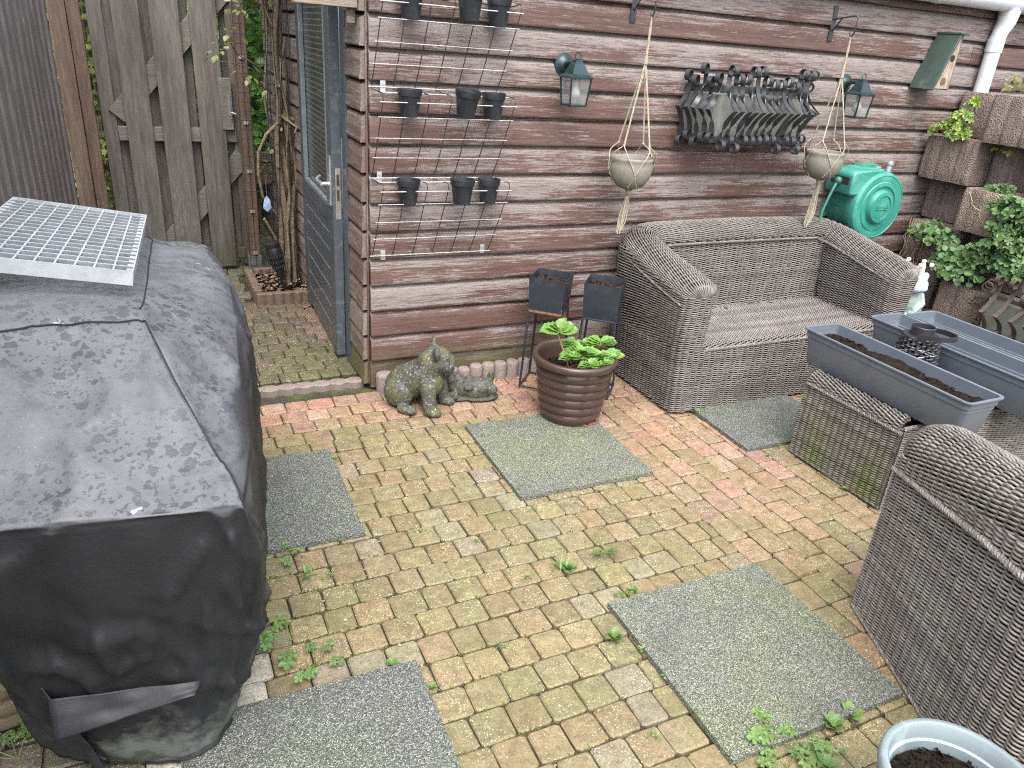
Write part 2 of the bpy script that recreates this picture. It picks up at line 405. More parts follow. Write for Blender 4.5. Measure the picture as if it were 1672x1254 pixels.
# ---------------------------------------------------------------- shed
PAINT = wood_paint('flaking brown paint', (.096, .056, .047), (.275, .238, .225), 0, .805, 22, green=(.10, .10, .045), tw=.14, soft=.05, lap=.146)
PAINTS = wood_paint('worn brown side cladding', (.15, .105, .09), (.29, .25, .22), 1, .76, 16, green=(.12, .125, .05))
TRIM = wood_paint('weathered trim', (.10, .07, .06), (.26, .22, .20), 2, .82, 16)
shed = thing('garden_shed', 'brown clapboard garden shed with flaking paint behind the wicker sofa', 'shed', (0, 0, 0))
PR = [(.002, .125), (.001, .1165), (-.006, .110), (-.016, .105), (-.021, .100), (-.0225, .06), (-.0275, .012), (-.0285, .003), (-.026, 0.0), (.002, .0008)]
def clad(u0, u1, z0, rows, put, zoff=0, seed=3, joints=None, du=.12):
    r = random.Random(seed); m = MB()
    for k in range(rows):
        zb = z0 + .125 * k
        cuts = [u0] + ([joints[k % 2]] if joints else []) + [u1]
        for a, b in zip(cuts[:-1], cuts[1:]):
            t = r.random(); n = max(2, int((b - a - .003) / du) + 1); P = []; dy = r.uniform(-.002, .002); ph = r.uniform(0, 50)
            for i in range(n):
                u = a + .0015 + (b - a - .003) * i / (n - 1)
                wv = .0022 * mnoise.noise(Vector((u * 2.2, ph, 0)))
                P.append([put(u, d + dy * (1 if d < -.008 else 0), zb + h + (wv if h < .1 else wv * .5)) for d, h in PR])
            m.grid(P, (t, t, t)); m.add(P[0], [tuple(range(len(PR)))], (t, t, t)); m.add(P[-1], [tuple(range(len(PR)))], (t, t, t))
    return m
fr = clad(.004, 4.7, .146, 15, lambda u, d, z: (u, d, z), joints=(3.62, 3.70))
fw = fr.obj('front_wall', PAINT, shed, angle=50)
b = MB(); b.box2((.004, -.012, 0.0), (4.7, .004, .139), (.3, .3, .3)); b.obj('plinth_board', PAINT, shed, bevel=.003)
sd = clad(.002, .258, .146 - .125, 16, lambda u, d, z: (d, u, z), seed=8)
s2 = clad(1.372, 2.62, .146 - .125, 16, lambda u, d, z: (d, u, z), seed=9)
sd.obj('side_wall', PAINTS, shed, angle=50); s2.obj('side_wall', PAINTS, shed, angle=50)
b = MB(); b.box2((.004, .004, 0), (4.7, .03, 2.05)); b.box2((-.002, .03, 0), (.03, .262, 2.05)); b.box2((-.002, 1.366, 0), (.03, 2.62, 2.05))
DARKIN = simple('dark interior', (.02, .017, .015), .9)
b.obj('wall_core', DARKIN, shed, smooth=False)
b = MB(); b.box2((-.006, -.006, .02), (.003, .003, 2.04)); b.obj('corner_batten', TRIM, shed, bevel=.003)
# door
GREY = simple('slate grey gloss paint', (.075, .088, .105), .32, var=.08, scale=6, bump=.05, bd=.002, dirt=(.13, .14, .15), dscale=30)
GREYD = simple('dark slate paint', (.026, .030, .038), .4, var=.1, scale=6, bump=.05)
d = MB(); d.box2((-.028, 1.275, .0), (.05, 1.366, 2.03)); d.box2((-.028, .262, .0), (.05, .345, 2.03)); d.box2((-.028, .345, 1.98), (.05, 1.275, 2.03))
d.obj('door_frame', GREY, shed, bevel=.004)
DA = R(1.7); hinge = Vector((-.012, 1.272, 0))
def dpt(u, o, z):   # u from hinge towards latch, o outwards (to -x)
    return (hinge.x - math.sin(DA) * u - math.cos(DA) * o, hinge.y - math.cos(DA) * u + math.sin(DA) * o, z)
def dbox(m, u0, u1, o0, o1, z0, z1, col=None):
    vs = [dpt(u, o, z) for z in (z0, z1) for u, o in ((u0, o0), (u1, o0), (u1, o1), (u0, o1))]
    m.add(vs, [(3, 2, 1, 0), (4, 5, 6, 7), (0, 1, 5, 4), (1, 2, 6, 5), (2, 3, 7, 6), (3, 0, 4, 7)], col)
door = MB()
dbox(door, 0, .105, -.012, .034, .03, 1.97); dbox(door, .80, .915, -.012, .034, .03, 1.97); dbox(door, .105, .80, -.012, .034, 1.88, 1.97); dbox(door, .105, .80, -.012, .034, .70, .775)
zs = [.045, .155, .255, .355, .455, .555, .645, .70]
for z0, z1 in zip(zs[:-1], zs[1:]): dbox(door, .105, .80, -.012, .029, z0, z1 - .007)
dbox(door, .105, .80, -.012, .022, .03, .70)
dl = door.obj('door', GREY, shed, bevel=.003)
GROOVE_LIT = simple('painted groove highlight', (.17, .185, .205), .35, bump=.03)  # pale strips paint the highlight along each door groove
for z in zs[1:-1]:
    m = MB(); dbox(m, .107, .79, .0225, .0305, z - .0068, z - .0015); m.obj('groove_highlight', GROOVE_LIT, dl, smooth=False)
gm = N('reeded glass'); gv = gm.wpos(); st = gm.math('FRACT', gm.math('MULTIPLY', gm.sep(gv, 2), 38))
gc = gm.mix(gm.ramp(st, [(0, 1.), (.16, 1.), (.2, 0.), (.95, 0.)]), gm.ramp(gm.noise(gv, 2.5, 3), [(.3, (.030, .040, .040)), (.7, (.062, .074, .068))]), (.19, .21, .18))
GLASS = gm.fin(gc, .18, gm.bump(st, .35, .004), spec=.6)
m = MB(); dbox(m, .105, .80, .0, .012, .775, 1.88); m.obj('glass_pane', GLASS, dl, smooth=False)
m = MB(); dbox(m, .10, .80, .0125, .036, .775, .800); dbox(m, .10, .118, .0125, .037, .800, 1.88); dbox(m, .787, .805, .0125, .037, .800, 1.88)
BEAD = simple('pale grey beading', (.20, .225, .24), .4, bump=.05); m.obj('glazing_bead', BEAD, dl, bevel=.003)
CHROME = simple('satin aluminium', (.78, .78, .78), .28, .85, var=.05, bump=.03)
m = MB(); m.tube([dpt(.865, .034, .90), dpt(.865, .075, .90)], .009); m.tube([dpt(.868, .075, .90), dpt(.80, .080, .90), dpt(.765, .079, .905), dpt(.745, .060, .915)], [.009, .0095, .009, .008], 10)
dbox(m, .848, .884, .034, .040, .80, 1.03); m.obj('handle', CHROME, dl)
m = MB(); dbox(m, .9152, .918, -.004, .020, .74, .98); m.obj('lock_plate', simple('brushed steel plate', (.55, .53, .50), .35, .8), dl, smooth=False)
m = MB(); dbox(m, .9182, .9195, .002, .014, .83, .88); dbox(m, .9182, .9195, .002, .014, .90, .95); m.obj('lock_slot', simple('rust brown', (.06, .035, .025), .6), dl, smooth=False)
for z in (.42, 1.06):
    m = MB()
    for k in range(3): m.tube([dpt(-.012, .030, z + .03 * k), dpt(-.012, .030, z + .03 * k + .027)], .009, 10)
    m.box2((-.040, 1.277, z + .0), (-.029, 1.29, z + .09)); m.obj('hinge', GREY, dl)
# eaves, gutter, downpipe, roof
m = MB(); m.box2((-.34, -.62, 1.96), (4.9, -.02, 1.985)); m.box2((-.34, -.02, 2.06), (4.9, 2.9, 2.10)); m.box2((-.34, -.03, 1.99), (4.9, -.004, 2.06))
m = MB(); m.box2((-.30, -.05, 2.03), (4.9, 2.9, 2.075)); m.obj('roof', simple('bitumen roofing', (.05, .05, .05), .9), shed, smooth=False)
m = MB(); m.box2((-.275, .025, 1.655), (-.026, .065, 1.80)); m.box2((-.06, .065, 1.60), (-.026, .09, 1.72)); m.obj('eave_board', wood_paint('grey eave board', (.20, .155, .12), (.36, .31, .26), 0, .76, 14), shed, bevel=.003)
PVC = simple('white plastic gutter', (.58, .60, .64), .35, var=.06, bump=.03, dirt=(.45, .46, .47), dscale=8)
gut = MB(); pr = [(-.055 * math.cos(t) - .085, -.055 * math.sin(t) + 1.985) for t in [PI * i / 12 for i in range(13)]]
pr2 = [(-.051 * math.cos(t) - .085, -.051 * math.sin(t) + 1.985) for t in [PI * i / 12 for i in range(12, -1, -1)]]
gut.prism(pr + pr2, 0, -.2, 4.9); gut.box2((-.2, -.03, 1.99), (4.9, -.0235, 2.03))
g0 = gut.obj('gutter', PVC, shed, angle=50)
for xx in (3.10, 3.92):
    m = MB(); pb = [(-.0585 * math.cos(t) - .085, -.0585 * math.sin(t) + 1.985) for t in [PI * i / 12 for i in range(13)]]
    pc = [(-.0552 * math.cos(t) - .085, -.0552 * math.sin(t) + 1.985) for t in [PI * i / 12 for i in range(12, -1, -1)]]
    m.prism(pb + pc, 0, xx, xx + .045); m.obj('gutter_bracket', PVC, g0, angle=50)
m = MB(); m.tube([(3.75, -.085, 1.94), (3.75, -.085, 1.88), (3.738, -.075, 1.83), (3.73, -.072, 1.78), (3.73, -.072, .02)], [.058, .05, .044, .042, .042], 20)
m.tube([(3.73, -.072, 1.72), (3.73, -.072, 1.79)], .0465, 20); m.obj('downpipe', PVC, shed)

# ---------------------------------------------------------------- gate, posts, fence
GW = wood_paint('grey weathered timber', (.112, .099, .088), (.19, .172, .156), 2, .80, 12, green=(.055, .058, .025), dark=(.045, .038, .034), soft=.2)
GWL = wood_paint('grey weathered rail', (.13, .118, .104), (.205, .188, .166), 0, .78, 12, dark=(.06, .052, .045), soft=.2)
gate = thing('wooden_gate', 'grey weathered plank gate with diagonal braces and bolt', 'gate', (-.70, 2.13, 0))
gx0, gx1, gy = -1.06, -.245, 2.14
for x0, x1, zb, yy in [(-1.065, -.985, .03, 0), (-.935, -.79, .03, -.052), (-.735, -.575, .03, -.052), (-.52, -.365, .03, -.052), (-.315, -.225, .03, 0)]:
    m = MB(); m.box2((x0, gy + yy - .012, zb), (x1, gy + yy + .012, 2.0), (rnd.random(),) * 3); m.obj('front_plank', GW, gate, bevel=.004)
for x0, x1 in [(-.99, -.86), (-.85, -.68), (-.67, -.52), (-.51, -.36), (-.35, -.26)]:
    m = MB(); m.box2((x0, gy + .03, .16), (x1, gy + .048, 2.0), (rnd.random(),) * 3); m.obj('back_plank', GW, gate, bevel=.003)
m = MB(); m.box2((-.985, gy - .035, .85), (-.30, gy + .012, .935)); m.obj('rail', GWL, gate, bevel=.003)
m = MB(); m.box2((-.985, gy - .02, .075), (-.30, gy + .02, .15), (.1, .1, .1)); m.obj('rail', GW, gate, bevel=.003)
def brace(xa, za, xb, zb):
    m = MB(); L = math.hypot(xb - xa, zb - za); a = math.atan2(zb - za, xb - xa)
    m.box(((xa + xb) / 2, gy - .012, (za + zb) / 2), (L, .036, .115), M=Matrix.Rotation(-a, 3, 'Y')); m.obj('brace', GWL, gate, bevel=.003)
brace(-.98, .99, -.27, 1.78); brace(-.80, .17, -.27, .76)
m = MB(); m.box2((-.385, gy - .072, .93), (-.315, gy - .014, 1.24)); m.obj('bolt_block', GWL, gate, bevel=.003)
ST = simple('dull zinc', (.36, .37, .38), .45, .75)
m = MB(); m.box2((-.338, gy - .078, 1.02), (-.318, gy - .0725, 1.14)); m.tube([(-.328, gy - .085, 1.0), (-.328, gy - .085, 1.15)], .005); m.tube([(-.328, gy - .085, 1.04), (-.30, gy - .10, 1.03)], .005); m.obj('bolt', ST, gate)
POSTM = wood_paint('red brown stained timber', (.132, .092, .070), (.20, .145, .115), 2, .93, 14)
p1 = thing('timber_post', 'red brown square timber post left of the grey gate', 'post', (-1.19, 2.13, 0))
m = MB(); m.box2((-1.255, 2.065, 0), (-1.165, 2.155, 2.2)); m.obj('post', POSTM, p1, bevel=.004)
m = MB(); m.box2((-1.163, 2.09, 0), (-1.095, 2.15, 2.2), (.9, .9, .9)); m.obj('side_batten', POSTM, p1, bevel=.004)
p2 = thing('timber_post', 'narrow brown timber post behind the black wire mesh', 'post', (-.25, 2.0, 0))
m = MB(); m.box2((-.292, 1.965, .13), (-.218, 2.035, 2.2)); m.obj('post', POSTM, p2, bevel=.004)
m = MB(); m.box2((-.296, 1.961, 0), (-.214, 2.039, .13)); m.obj('steel_foot', ST, p2, smooth=False)
for z in (.14, .42, .68, .98, 1.36):
    m = MB(); m.box2((-.268, 1.955, z), (-.240, 1.9645, z + .018)); m.obj('clip', simple('bright zinc clip', (.7, .7, .72), .3, .8), p2, smooth=False)
FEN = wood_paint('purple brown ribbed composite', (.15, .132, .13), (.215, .197, .19), 2, .80, 9, soft=.25)
fen = thing('ribbed_fence', 'purple brown ribbed board fence along the left boundary', 'fence', (-1.3, 0, 0))
FA, FB = Vector((-1.262, 1.945, 0)), Vector((-1.66, -2.9, 0)); fdir = (FB - FA).normalized(); fout = Vector((-fdir.y, fdir.x, 0)); LF_ = (FB - FA).length
m = MB(); rr = random.Random(4); prof = [(0, -.06), (0, .012), (.04, .012), (.044, .004)]; sx = .05
while sx < LF_:
    w = rr.choice([.095, .11, .12]); g_ = rr.choice([.030, .045, .05])
    prof += [(sx, -.016), (sx + g_, -.016), (sx + g_ + .007, .002), (sx + g_ + .014, .008), (sx + g_ + w * .5, .009), (sx + g_ + w - .012, .008), (sx + g_ + w - .005, .002)]; sx += g_ + w
prof += [(sx, -.016), (sx, -.06)]
zt = 2.15
fp_ = [FA + fdir * u + fout * (o if fout.x > 0 else -o) for u, o in prof]
for i in range(len(fp_)):
    a, b2 = fp_[i], fp_[(i + 1) % len(fp_)]
    t = .5 + .5 * math.sin(i // 7 * 2.4)
    m.add([(a.x, a.y, 0), (b2.x, b2.y, 0), (b2.x, b2.y, zt), (a.x, a.y, zt)], [(0, 1, 2, 3)], (t, t, t))
m.obj('ribbed_panel', FEN, fen, angle=30)
# black wire mesh panel between the post and the shed
WIREB = simple('black coated wire', (.012, .014, .014), .45)
wm = MB(); x0, x1 = -.29, -.03
for i in range(8): x = x0 + (x1 - x0) * i / 7; wm.tube([(x, 1.948, .05), (x, 1.948, 2.2)], .0016, 5)
for i in range(40): z = .07 + i * .055; wm.tube([(x0, 1.945, z), (x1, 1.945, z)], .0016, 5)
tag(wm.obj('wire_mesh', WIREB, base=(-.16, 1.95, 0)), 'black wire mesh panel between brown post and shed wall', 'mesh')
# ---------------------------------------------------------------- foliage helpers
def m_leaf(name, base, gloss=.45, var=.35):
    n = N(name); v = n.wpos(); t = n.attr()
    c = n.mix(1.0, t, base, 'MULTIPLY'); c = n.mix(n.ramp(n.noise(v, 40, 3), [(.35, 0.), (.7, var)]), c, n.mix(1.0, c, (1.5, 1.35, 1.1), 'MULTIPLY'))
    n.k(c, n.p.inputs['Base Color']); n.p.inputs['Roughness'].default_value = gloss
    n.k(n.bump(n.noise(v, 130, 3), .3, .002), n.p.inputs['Normal'])
    tr = n.t.nodes.new('ShaderNodeBsdfTranslucent'); n.k(n.mix(1.0, c, (1.2, 1.3, .6), 'MULTIPLY'), tr.inputs[0])
    mx = n.t.nodes.new('ShaderNodeMixShader'); mx.inputs[0].default_value = .3
    n.t.links.new(n.p.outputs[0], mx.inputs[1]); n.t.links.new(tr.outputs[0], mx.inputs[2]); n.t.links.new(mx.outputs[0], n.out.inputs[0])
    return n.m
LEAF = m_leaf('leaf green', (.10, .21, .055)); LEAFY = m_leaf('leaf yellow green', (.19, .21, .085)); LEAFB = m_leaf('fresh leaf', (.135, .265, .062), .28); LEAFI = m_leaf('ivy leaf', (.16, .22, .06))
STEM = simple('green stem', (.13, .17, .05), .6, bump=0); BARK = simple('vine bark', (.20, .155, .105), .85, var=.5, scale=30, bump=.6, bd=.006)
def leaf(m, p, dr, up, s, kind='oval', col=(1, 1, 1), r=rnd):
    p = Vector(p); d = Vector(dr).normalized(); u = Vector(up); u = (u - d * u.dot(d)); u = u.normalized() if u.length > 1e-4 else d.orthogonal().normalized(); sd = d.cross(u)
    def q(a, b, c): return p + d * (a * s) + sd * (b * s) + u * (c * s)
    if kind == 'oval':
        out = [(0, 0, 0), (.22, .22, .05), (.5, .32, .06), (.78, .2, .0), (1, 0, -.12), (.78, -.2, .0), (.5, -.32, .06), (.22, -.22, .05)]
        vs = [q(*o) for o in out] + [q(.25, 0, 0), q(.5, 0, 0.0), q(.76, 0, -.04)]
        fs = [(0, 1, 8), (1, 2, 9, 8), (2, 3, 10, 9), (3, 4, 10), (0, 8, 7), (7, 8, 9, 6), (6, 9, 10, 5), (5, 10, 4)]
    elif kind == 'serrate':
        nl = 9; prof_ = [0, .20, .32, .375, .37, .33, .26, .16, .0]; vs = []; fs = []
        for i in range(nl):
            a = i / (nl - 1); w = prof_[i]; dz = -.22 * max(0, a - .45) ** 1.5 ; vq = .022 * (1 if i % 2 else -1)
            se = 1.06 if i % 2 else .94
            vs += [q(a - (.05 if 0 < i < nl - 1 else 0), -w * se, dz + .10 * w / .37 + vq), q(a, -w * .5, dz + .045 + vq * 1.2), q(a, 0, dz), q(a, w * .5, dz + .045 + vq * 1.2), q(a - (.05 if 0 < i < nl - 1 else 0), w * se, dz + .10 * w / .37 + vq)]
        for i in range(nl - 1):
            for j in range(4): fs.append((i * 5 + j, i * 5 + j + 1, (i + 1) * 5 + j + 1, (i + 1) * 5 + j))
    elif kind == 'lobed':
        vs = [q(.42, 0, -.05)]; n = 22
        for i in range(n):
            a = -PI + 2 * PI * i / n + PI / n; lob = .36 + .16 * abs(math.cos(a * 2.5)) + .03 * ((i % 2) * 2 - 1)
            if abs(abs(a) - PI) < .3: lob *= .45
            vs.append(q(.42 + lob * math.cos(a), lob * math.sin(a) * 1.1, .05 - .14 * (lob > .45)))
        fs = [(0, 1 + i, 1 + (i + 1) % n) for i in range(n)]
    elif kind == 'round':
        vs = [q(.45, 0, -.06)]; n = 9
        for i in range(n): a = -PI + 2 * PI * (i + .5) / n; l = .46 * (1 + r.uniform(-.07, .07)) * (.7 if abs(abs(a) - PI) < .4 else 1); vs.append(q(.45 + l * math.cos(a), l * math.sin(a), .03))
        fs = [(0, 1 + i, 1 + (i + 1) % n) for i in range(n)]
    elif kind == 'ivy':
        out = [(0, 0), (.05, .3), (.35, .22), (.45, .42), (.6, .2), (1, 0), (.6, -.2), (.45, -.42), (.35, -.22), (.05, -.3)]
        vs = [q(.35, 0, .05)] + [q(a, b2, 0) for a, b2 in out]; n = 10; fs = [(0, 1 + i, 1 + (i + 1) % n) for i in range(n)]
    else:
        vs = [q(0, 0, 0), q(.5, .09, .0), q(1, 0, -.2), q(.5, -.09, .0)]; fs = [(0, 1, 2, 3)]
    m.add(vs, fs, col)
def gcol(r, a=.35, y=.15):
    k = 1 + r.uniform(-a, a); t = r.uniform(-y, y); return (k * (1 + t), k, k * (1 - t))
def rdir(r, zmin=-1):
    while True:
        v = Vector((r.gauss(0, 1), r.gauss(0, 1), r.gauss(0, 1)))
        if v.length > .1 and v.normalized().z >= zmin: return v.normalized()
def clump(m, c, rad, n, size, kind, r, face=(0, -.4, 1), ycol=.15, a=.35):
    for _ in range(n):
        v = rdir(r, -.6); p = Vector(c) + Vector((v.x * rad[0], v.y * rad[1], v.z * rad[2])) * (r.random() ** .4)
        up = (Vector(face) + v * .6 + rdir(r) * .4).normalized(); d = (rdir(r) + v * .7); s = size * r.uniform(.6, 1.2)
        leaf(m, p - d.normalized() * s * .4, d, up, s, kind, gcol(r, a, ycol), r)
# ---------------------------------------------------------------- hedge behind the gap, bushes behind the mesh
iv = thing('ivy_hedge', 'variegated ivy growing behind the gap between fence and brown post', 'ivy', (-1.3, 2.35, 0))
r = random.Random(21); m = MB()
for i in range(900):
    p = (r.uniform(-1.75, -.95), r.uniform(2.28, 2.42), r.uniform(.0, 2.3)); leaf(m, p, (r.uniform(-1, 1), -.3, r.uniform(-1, .3)), (r.uniform(-.4, .4), -1, .4), r.uniform(.045, .075), 'ivy', (lambda k: (k * 1.25, k * 1.2, k * 1.1) if r.random() < .4 else (k * .5, k * .55, k * .45))(r.uniform(.7, 1.5)), r)
m.obj('foliage', LEAFI, iv, fix=False)
m = MB()
for i in range(14): x = r.uniform(-1.7, -1.0); m.tube([(x, 2.42, 0), (x + r.uniform(-.1, .1), 2.40, 1.1), (x + r.uniform(-.1, .1), 2.42, 2.3)], .008, 6)
m.obj('stem_tangle', BARK, iv)
m = MB(); m.box2((-1.9, 2.55, 0), (-.9, 2.6, 2.4)); tag(m.obj('back_fence', simple('dark fence boards', (.05, .045, .04), .9), base=(-1.4, 2.57, 0), smooth=False), 'dark fence boards behind the variegated ivy', 'fence')
bu = thing('leafy_bush', 'bright green leafy bush seen through the black wire mesh', 'bush', (-.1, 3.0, 0))
m = MB()
for i in range(1500):
    p = (r.uniform(-.75, .25), r.uniform(2.75, 3.5), r.uniform(.55, 2.5)); k = .55 + .75 * mnoise.noise(Vector((p[0] * 4, p[1] * 3, p[2] * 4))) + .35
    k = max(.25, k); leaf(m, p, (r.uniform(-1, 1), r.uniform(-1, .3), r.uniform(-.8, .5)), (r.uniform(-.5, .5), -.8, .7), r.uniform(.07, .13), 'oval', (k * 1.0, k * 1.15, k * .9), r)
m.obj('foliage', LEAFB, bu, fix=False)
m = MB()
for i in range(9): x = r.uniform(-.6, .1); m.tube([(x, 3.1, 0), (x + r.uniform(-.15, .15), 3.1, 1.2), (x + r.uniform(-.2, .2), 3.1, 2.2)], .012, 6)
m.obj('stem_tangle', BARK, bu)
m = MB(); m.box2((-1.2, 3.6, -.01), (.6, 3.65, 2.8)); tag(m.obj('back_fence', simple('dark green boards', (.03, .05, .025), .9), base=(-.3, 3.62, 0), smooth=False), 'dark boards standing behind the bright green bush', 'fence')
st = thing('timber_planter', 'low pale timber planter behind the mesh under the bush', 'planter', (-.12, 2.75, 0))
for i, z in enumerate((.52, .60, .68)):
    m = MB(); m.box2((-.40, 2.60, z - .035), (.0, 2.63, z + .035), (rnd.random(),) * 3); m.obj('slat', wood_paint('pale timber %d' % i, (.26, .20, .15), (.38, .31, .24), 0, .5, 14), st, bevel=.004)
m = MB(); m.box2((-.39, 2.635, .45), (-.36, 2.665, .72)); m.box2((-.40, 2.60, 0), (-.36, 2.63, .48)); m.box2((-.04, 2.60, 0), (0, 2.63, .48)); m.obj('frame', GWL, st)

# ---------------------------------------------------------------- bed with the vine
EDGE = simple('brown concrete edging', (.15, .10, .08), .85, var=.3, scale=40, bump=.5, bd=.004, dirt=(.12, .115, .06), dscale=6)
SOIL = simple('dark soil', (.022, .016, .012), .95, var=.55, scale=70, bump=1.0, bd=.01, spec=.12)
def scallop(name, a, b, n, h, th, label, group, mat=EDGE, base=0):
    a, b = Vector(a), Vector(b); t = (b - a).normalized(); nn = Vector((t.y, -t.x, 0)); L = (b - a).length; out = []; back = []
    for i in range(n):
        for j in range(7): s = j / 6; o = th / 2 * (.55 + .45 * math.sin(PI * s)); p = a + t * (L * (i + s) / n); out.append(p + nn * o); back.append(p - nn * o)
    P = out + back[::-1]; m = MB(); k = len(P)
    vs = [(p.x, p.y, base) for p in P] + [(p.x, p.y, h - .004) for p in P] + [(p.x - (p.x - (a.x + b.x) / 2) * .004 - nn.x * .006 * (1 if i < len(out) else -1), p.y - nn.y * .006 * (1 if i < len(out) else -1), h) for i, p in enumerate(P)]
    hl = len(out); fs = [(i, (i + 1) % k, k + (i + 1) % k, k + i) for i in range(k)] + [(k + i, k + (i + 1) % k, 2 * k + (i + 1) % k, 2 * k + i) for i in range(k)]
    fs += [(2 * k + i, 2 * k + i + 1, 2 * k + k - 2 - i, 2 * k + k - 1 - i) for i in range(hl - 1)]
    m.add(vs, fs); o = m.obj(name, mat, base=((a.x + b.x) / 2, (a.y + b.y) / 2, base), angle=35); return tag(o, label, 'edging', group)
G1 = 'scalloped edging round the vine bed'
scallop('scalloped_edging', (-.345, 1.29, 0), (-.02, 1.29, 0), 6, .085, .055, 'brown scalloped edging across the front of the vine bed', G1)
scallop('scalloped_edging', (-.325, 1.335, 0), (-.325, 1.82, 0), 8, .085, .055, 'brown scalloped edging along the left side of the vine bed', G1)
scallop('scalloped_edging', (-.29, 1.82, 0), (-.02, 1.82, 0), 5, .085, .055, 'brown scalloped edging across the back of the vine bed', G1)
m = MB(); P = [[(-.31 + .30 * i / 14, 1.30 + .52 * j / 20, .045 + .018 * mnoise.noise(Vector((i * .7, j * .7, 0)))) for j in range(21)] for i in range(15)]; m.grid(P)
struct(m.obj('bed_soil', SOIL, base=(-.15, 1.55, 0)))
m = MB(); r = random.Random(5)
DEAD = simple('dry leaf litter', (.22, .15, .10), .85, var=.6, scale=90, bump=.3, tint=True)
for i in range(230):
    p = (r.uniform(-.30, -.01), r.uniform(1.31, 1.80), .05 + r.random() * .025)
    if r.random() < .15: p = (r.uniform(-.10, -.01), r.uniform(1.16, 1.26), .012)
    leaf(m, p, (r.uniform(-1, 1), r.uniform(-1, 1), r.uniform(-.1, .3)), (r.uniform(-.5, .5), r.uniform(-.5, .5), 1), r.uniform(.02, .05), r.choice(['oval', 'blade']), tuple(r.uniform(.5, 1.8) for _ in range(1)) * 3, r)
tag(m.obj('leaf_litter', DEAD, base=(-.15, 1.55, .04), fix=False), 'dry leaf litter scattered over the vine bed soil', 'litter', kind='stuff')
def wig(a, b, n, amp, seed, bow=(0, 0, 0)):
    r = random.Random(seed); a, b = Vector(a), Vector(b); o = []
    for i in range(n + 1):
        t = i / n; p = a.lerp(b, t) + Vector(bow) * math.sin(PI * t)
        nz = Vector((mnoise.noise(Vector((t * 4, seed, 0))), mnoise.noise(Vector((t * 4, seed, 7))), mnoise.noise(Vector((t * 4, seed, 13))))) * amp
        o.append(p + nz * min(1, 4 * t + .2))
    return o
vine = thing('climbing_vine', 'leggy climbing vine of twisted bare stems against the shed wall', 'vine', (-.13, 1.6, .05))
trunks = [((-.10, 1.60, .03), (-.075, 1.62, 2.1), .019, 3, (-.015, 0, 0)), ((-.15, 1.62, .03), (-.20, 1.75, 2.1), .015, 9, (.09, 0, 0)), ((-.07, 1.55, .03), (-.09, 1.66, 2.0), .012, 14, (.02, 0, 0)),
          ((-.12, 1.52, .03), (-.05, 1.58, 1.5), .008, 15, (.0, 0, 0)), ((-.06, 1.66, .03), (-.12, 1.7, 1.9), .008, 17, (-.05, 0, 0)), ((-.13, 1.55, .03), (-.11, 1.64, 1.6), .006, 23, (.05, 0, 0)), ((-.09, 1.7, .03), (-.05, 1.72, 1.9), .007, 27, (.03, 0, 0))]
for a, b2, rad, sd_, bow in trunks:
    p = wig(a, b2, 28, .055, sd_, bow); m = MB(); m.tube(p, [rad * (1.25 - .55 * i / 28) for i in range(29)], 9); m.obj('stem', BARK, vine)
br = [[(-.09, 1.6, 1.02), (-.13, 1.52, 1.04), (-.20, 1.5, .98), (-.25, 1.5, .88), (-.26, 1.5, .76), (-.24, 1.52, .62), (-.19, 1.55, .54), (-.15, 1.58, .48)], [(-.10, 1.6, 1.08), (-.03, 1.45, 1.03), (-.05, 1.42, 1.0)], [(-.16, 1.68, 1.30), (-.24, 1.6, 1.36), (-.32, 1.55, 1.40), (-.36, 1.5, 1.46)], [(-.18, 1.7, 1.62), (-.26, 1.6, 1.72), (-.38, 1.5, 1.80), (-.5, 1.4, 1.9)],
      [(-.16, 1.68, 1.2), (-.25, 1.55, 1.33), (-.36, 1.45, 1.36), (-.47, 1.38, 1.37)], [(-.25, 1.45, .50), (-.20, 1.47, .40), (-.14, 1.5, .26), (-.10, 1.52, .05)], [(-.09, 1.62, 1.5), (-.15, 1.6, 1.65), (-.30, 1.55, 1.74), (-.42, 1.5, 1.72)]]
for k, p in enumerate(br):
    pts = []
    for i in range(len(p) - 1):
        for j in range(4): pts.append(Vector(p[i]).lerp(Vector(p[i + 1]), j / 4))
    pts.append(Vector(p[-1])); m = MB(); r0 = [.011, .009, .007, .009, .004, .009, .008][k]; m.tube(pts, [r0 * (1 - .5 * i / len(pts)) for i in range(len(pts))], 8); m.obj('branch', BARK, vine)
m = MB(); r = random.Random(31)
for c, n in [((-.36, 1.48, 1.50), 9), ((-.42, 1.42, 1.42), 8), ((-.30, 1.5, 1.62), 8), ((-.38, 1.45, 1.66), 6), ((-.14, 1.6, 1.22), 5), ((-.09, 1.58, 1.05), 5), ((-.12, 1.66, 1.75), 18), ((-.45, 1.38, 1.40), 5), ((-.18, 1.62, .80), 5), ((-.28, 1.52, 1.30), 8), ((-.2, 1.6, 1.85), 16)]:
    for _ in range(n):
        v = rdir(r); p = Vector(c) + v * .07 * r.random(); leaf(m, p, (v.x, v.y, v.z - .6), (v.x, v.y - .6, .7), r.uniform(.025, .05), 'oval', gcol(r, .35, .15), r)
m.obj('young_foliage', LEAFY, vine, fix=False)
m = MB()
for k, (x, y0) in enumerate([(-.10, 1.52), (-.13, 1.54), (-.155, 1.57), (-.06, 1.5), (-.17, 1.6)]): m.tube(wig((x, y0, .03), (x + .02, y0 + .05, 1.75), 14, .03, 50 + k), .0028, 5)
m.obj('support_wire', WIREB, vine)
BLUE = simple('iridescent blue plastic', (.36, .48, .66), .25, var=.6, scale=25, bump=.1)
sp = thing('sun_catcher', 'small pale blue ornament hanging on the bare vine', 'ornament', (-.225, 1.47, .60))
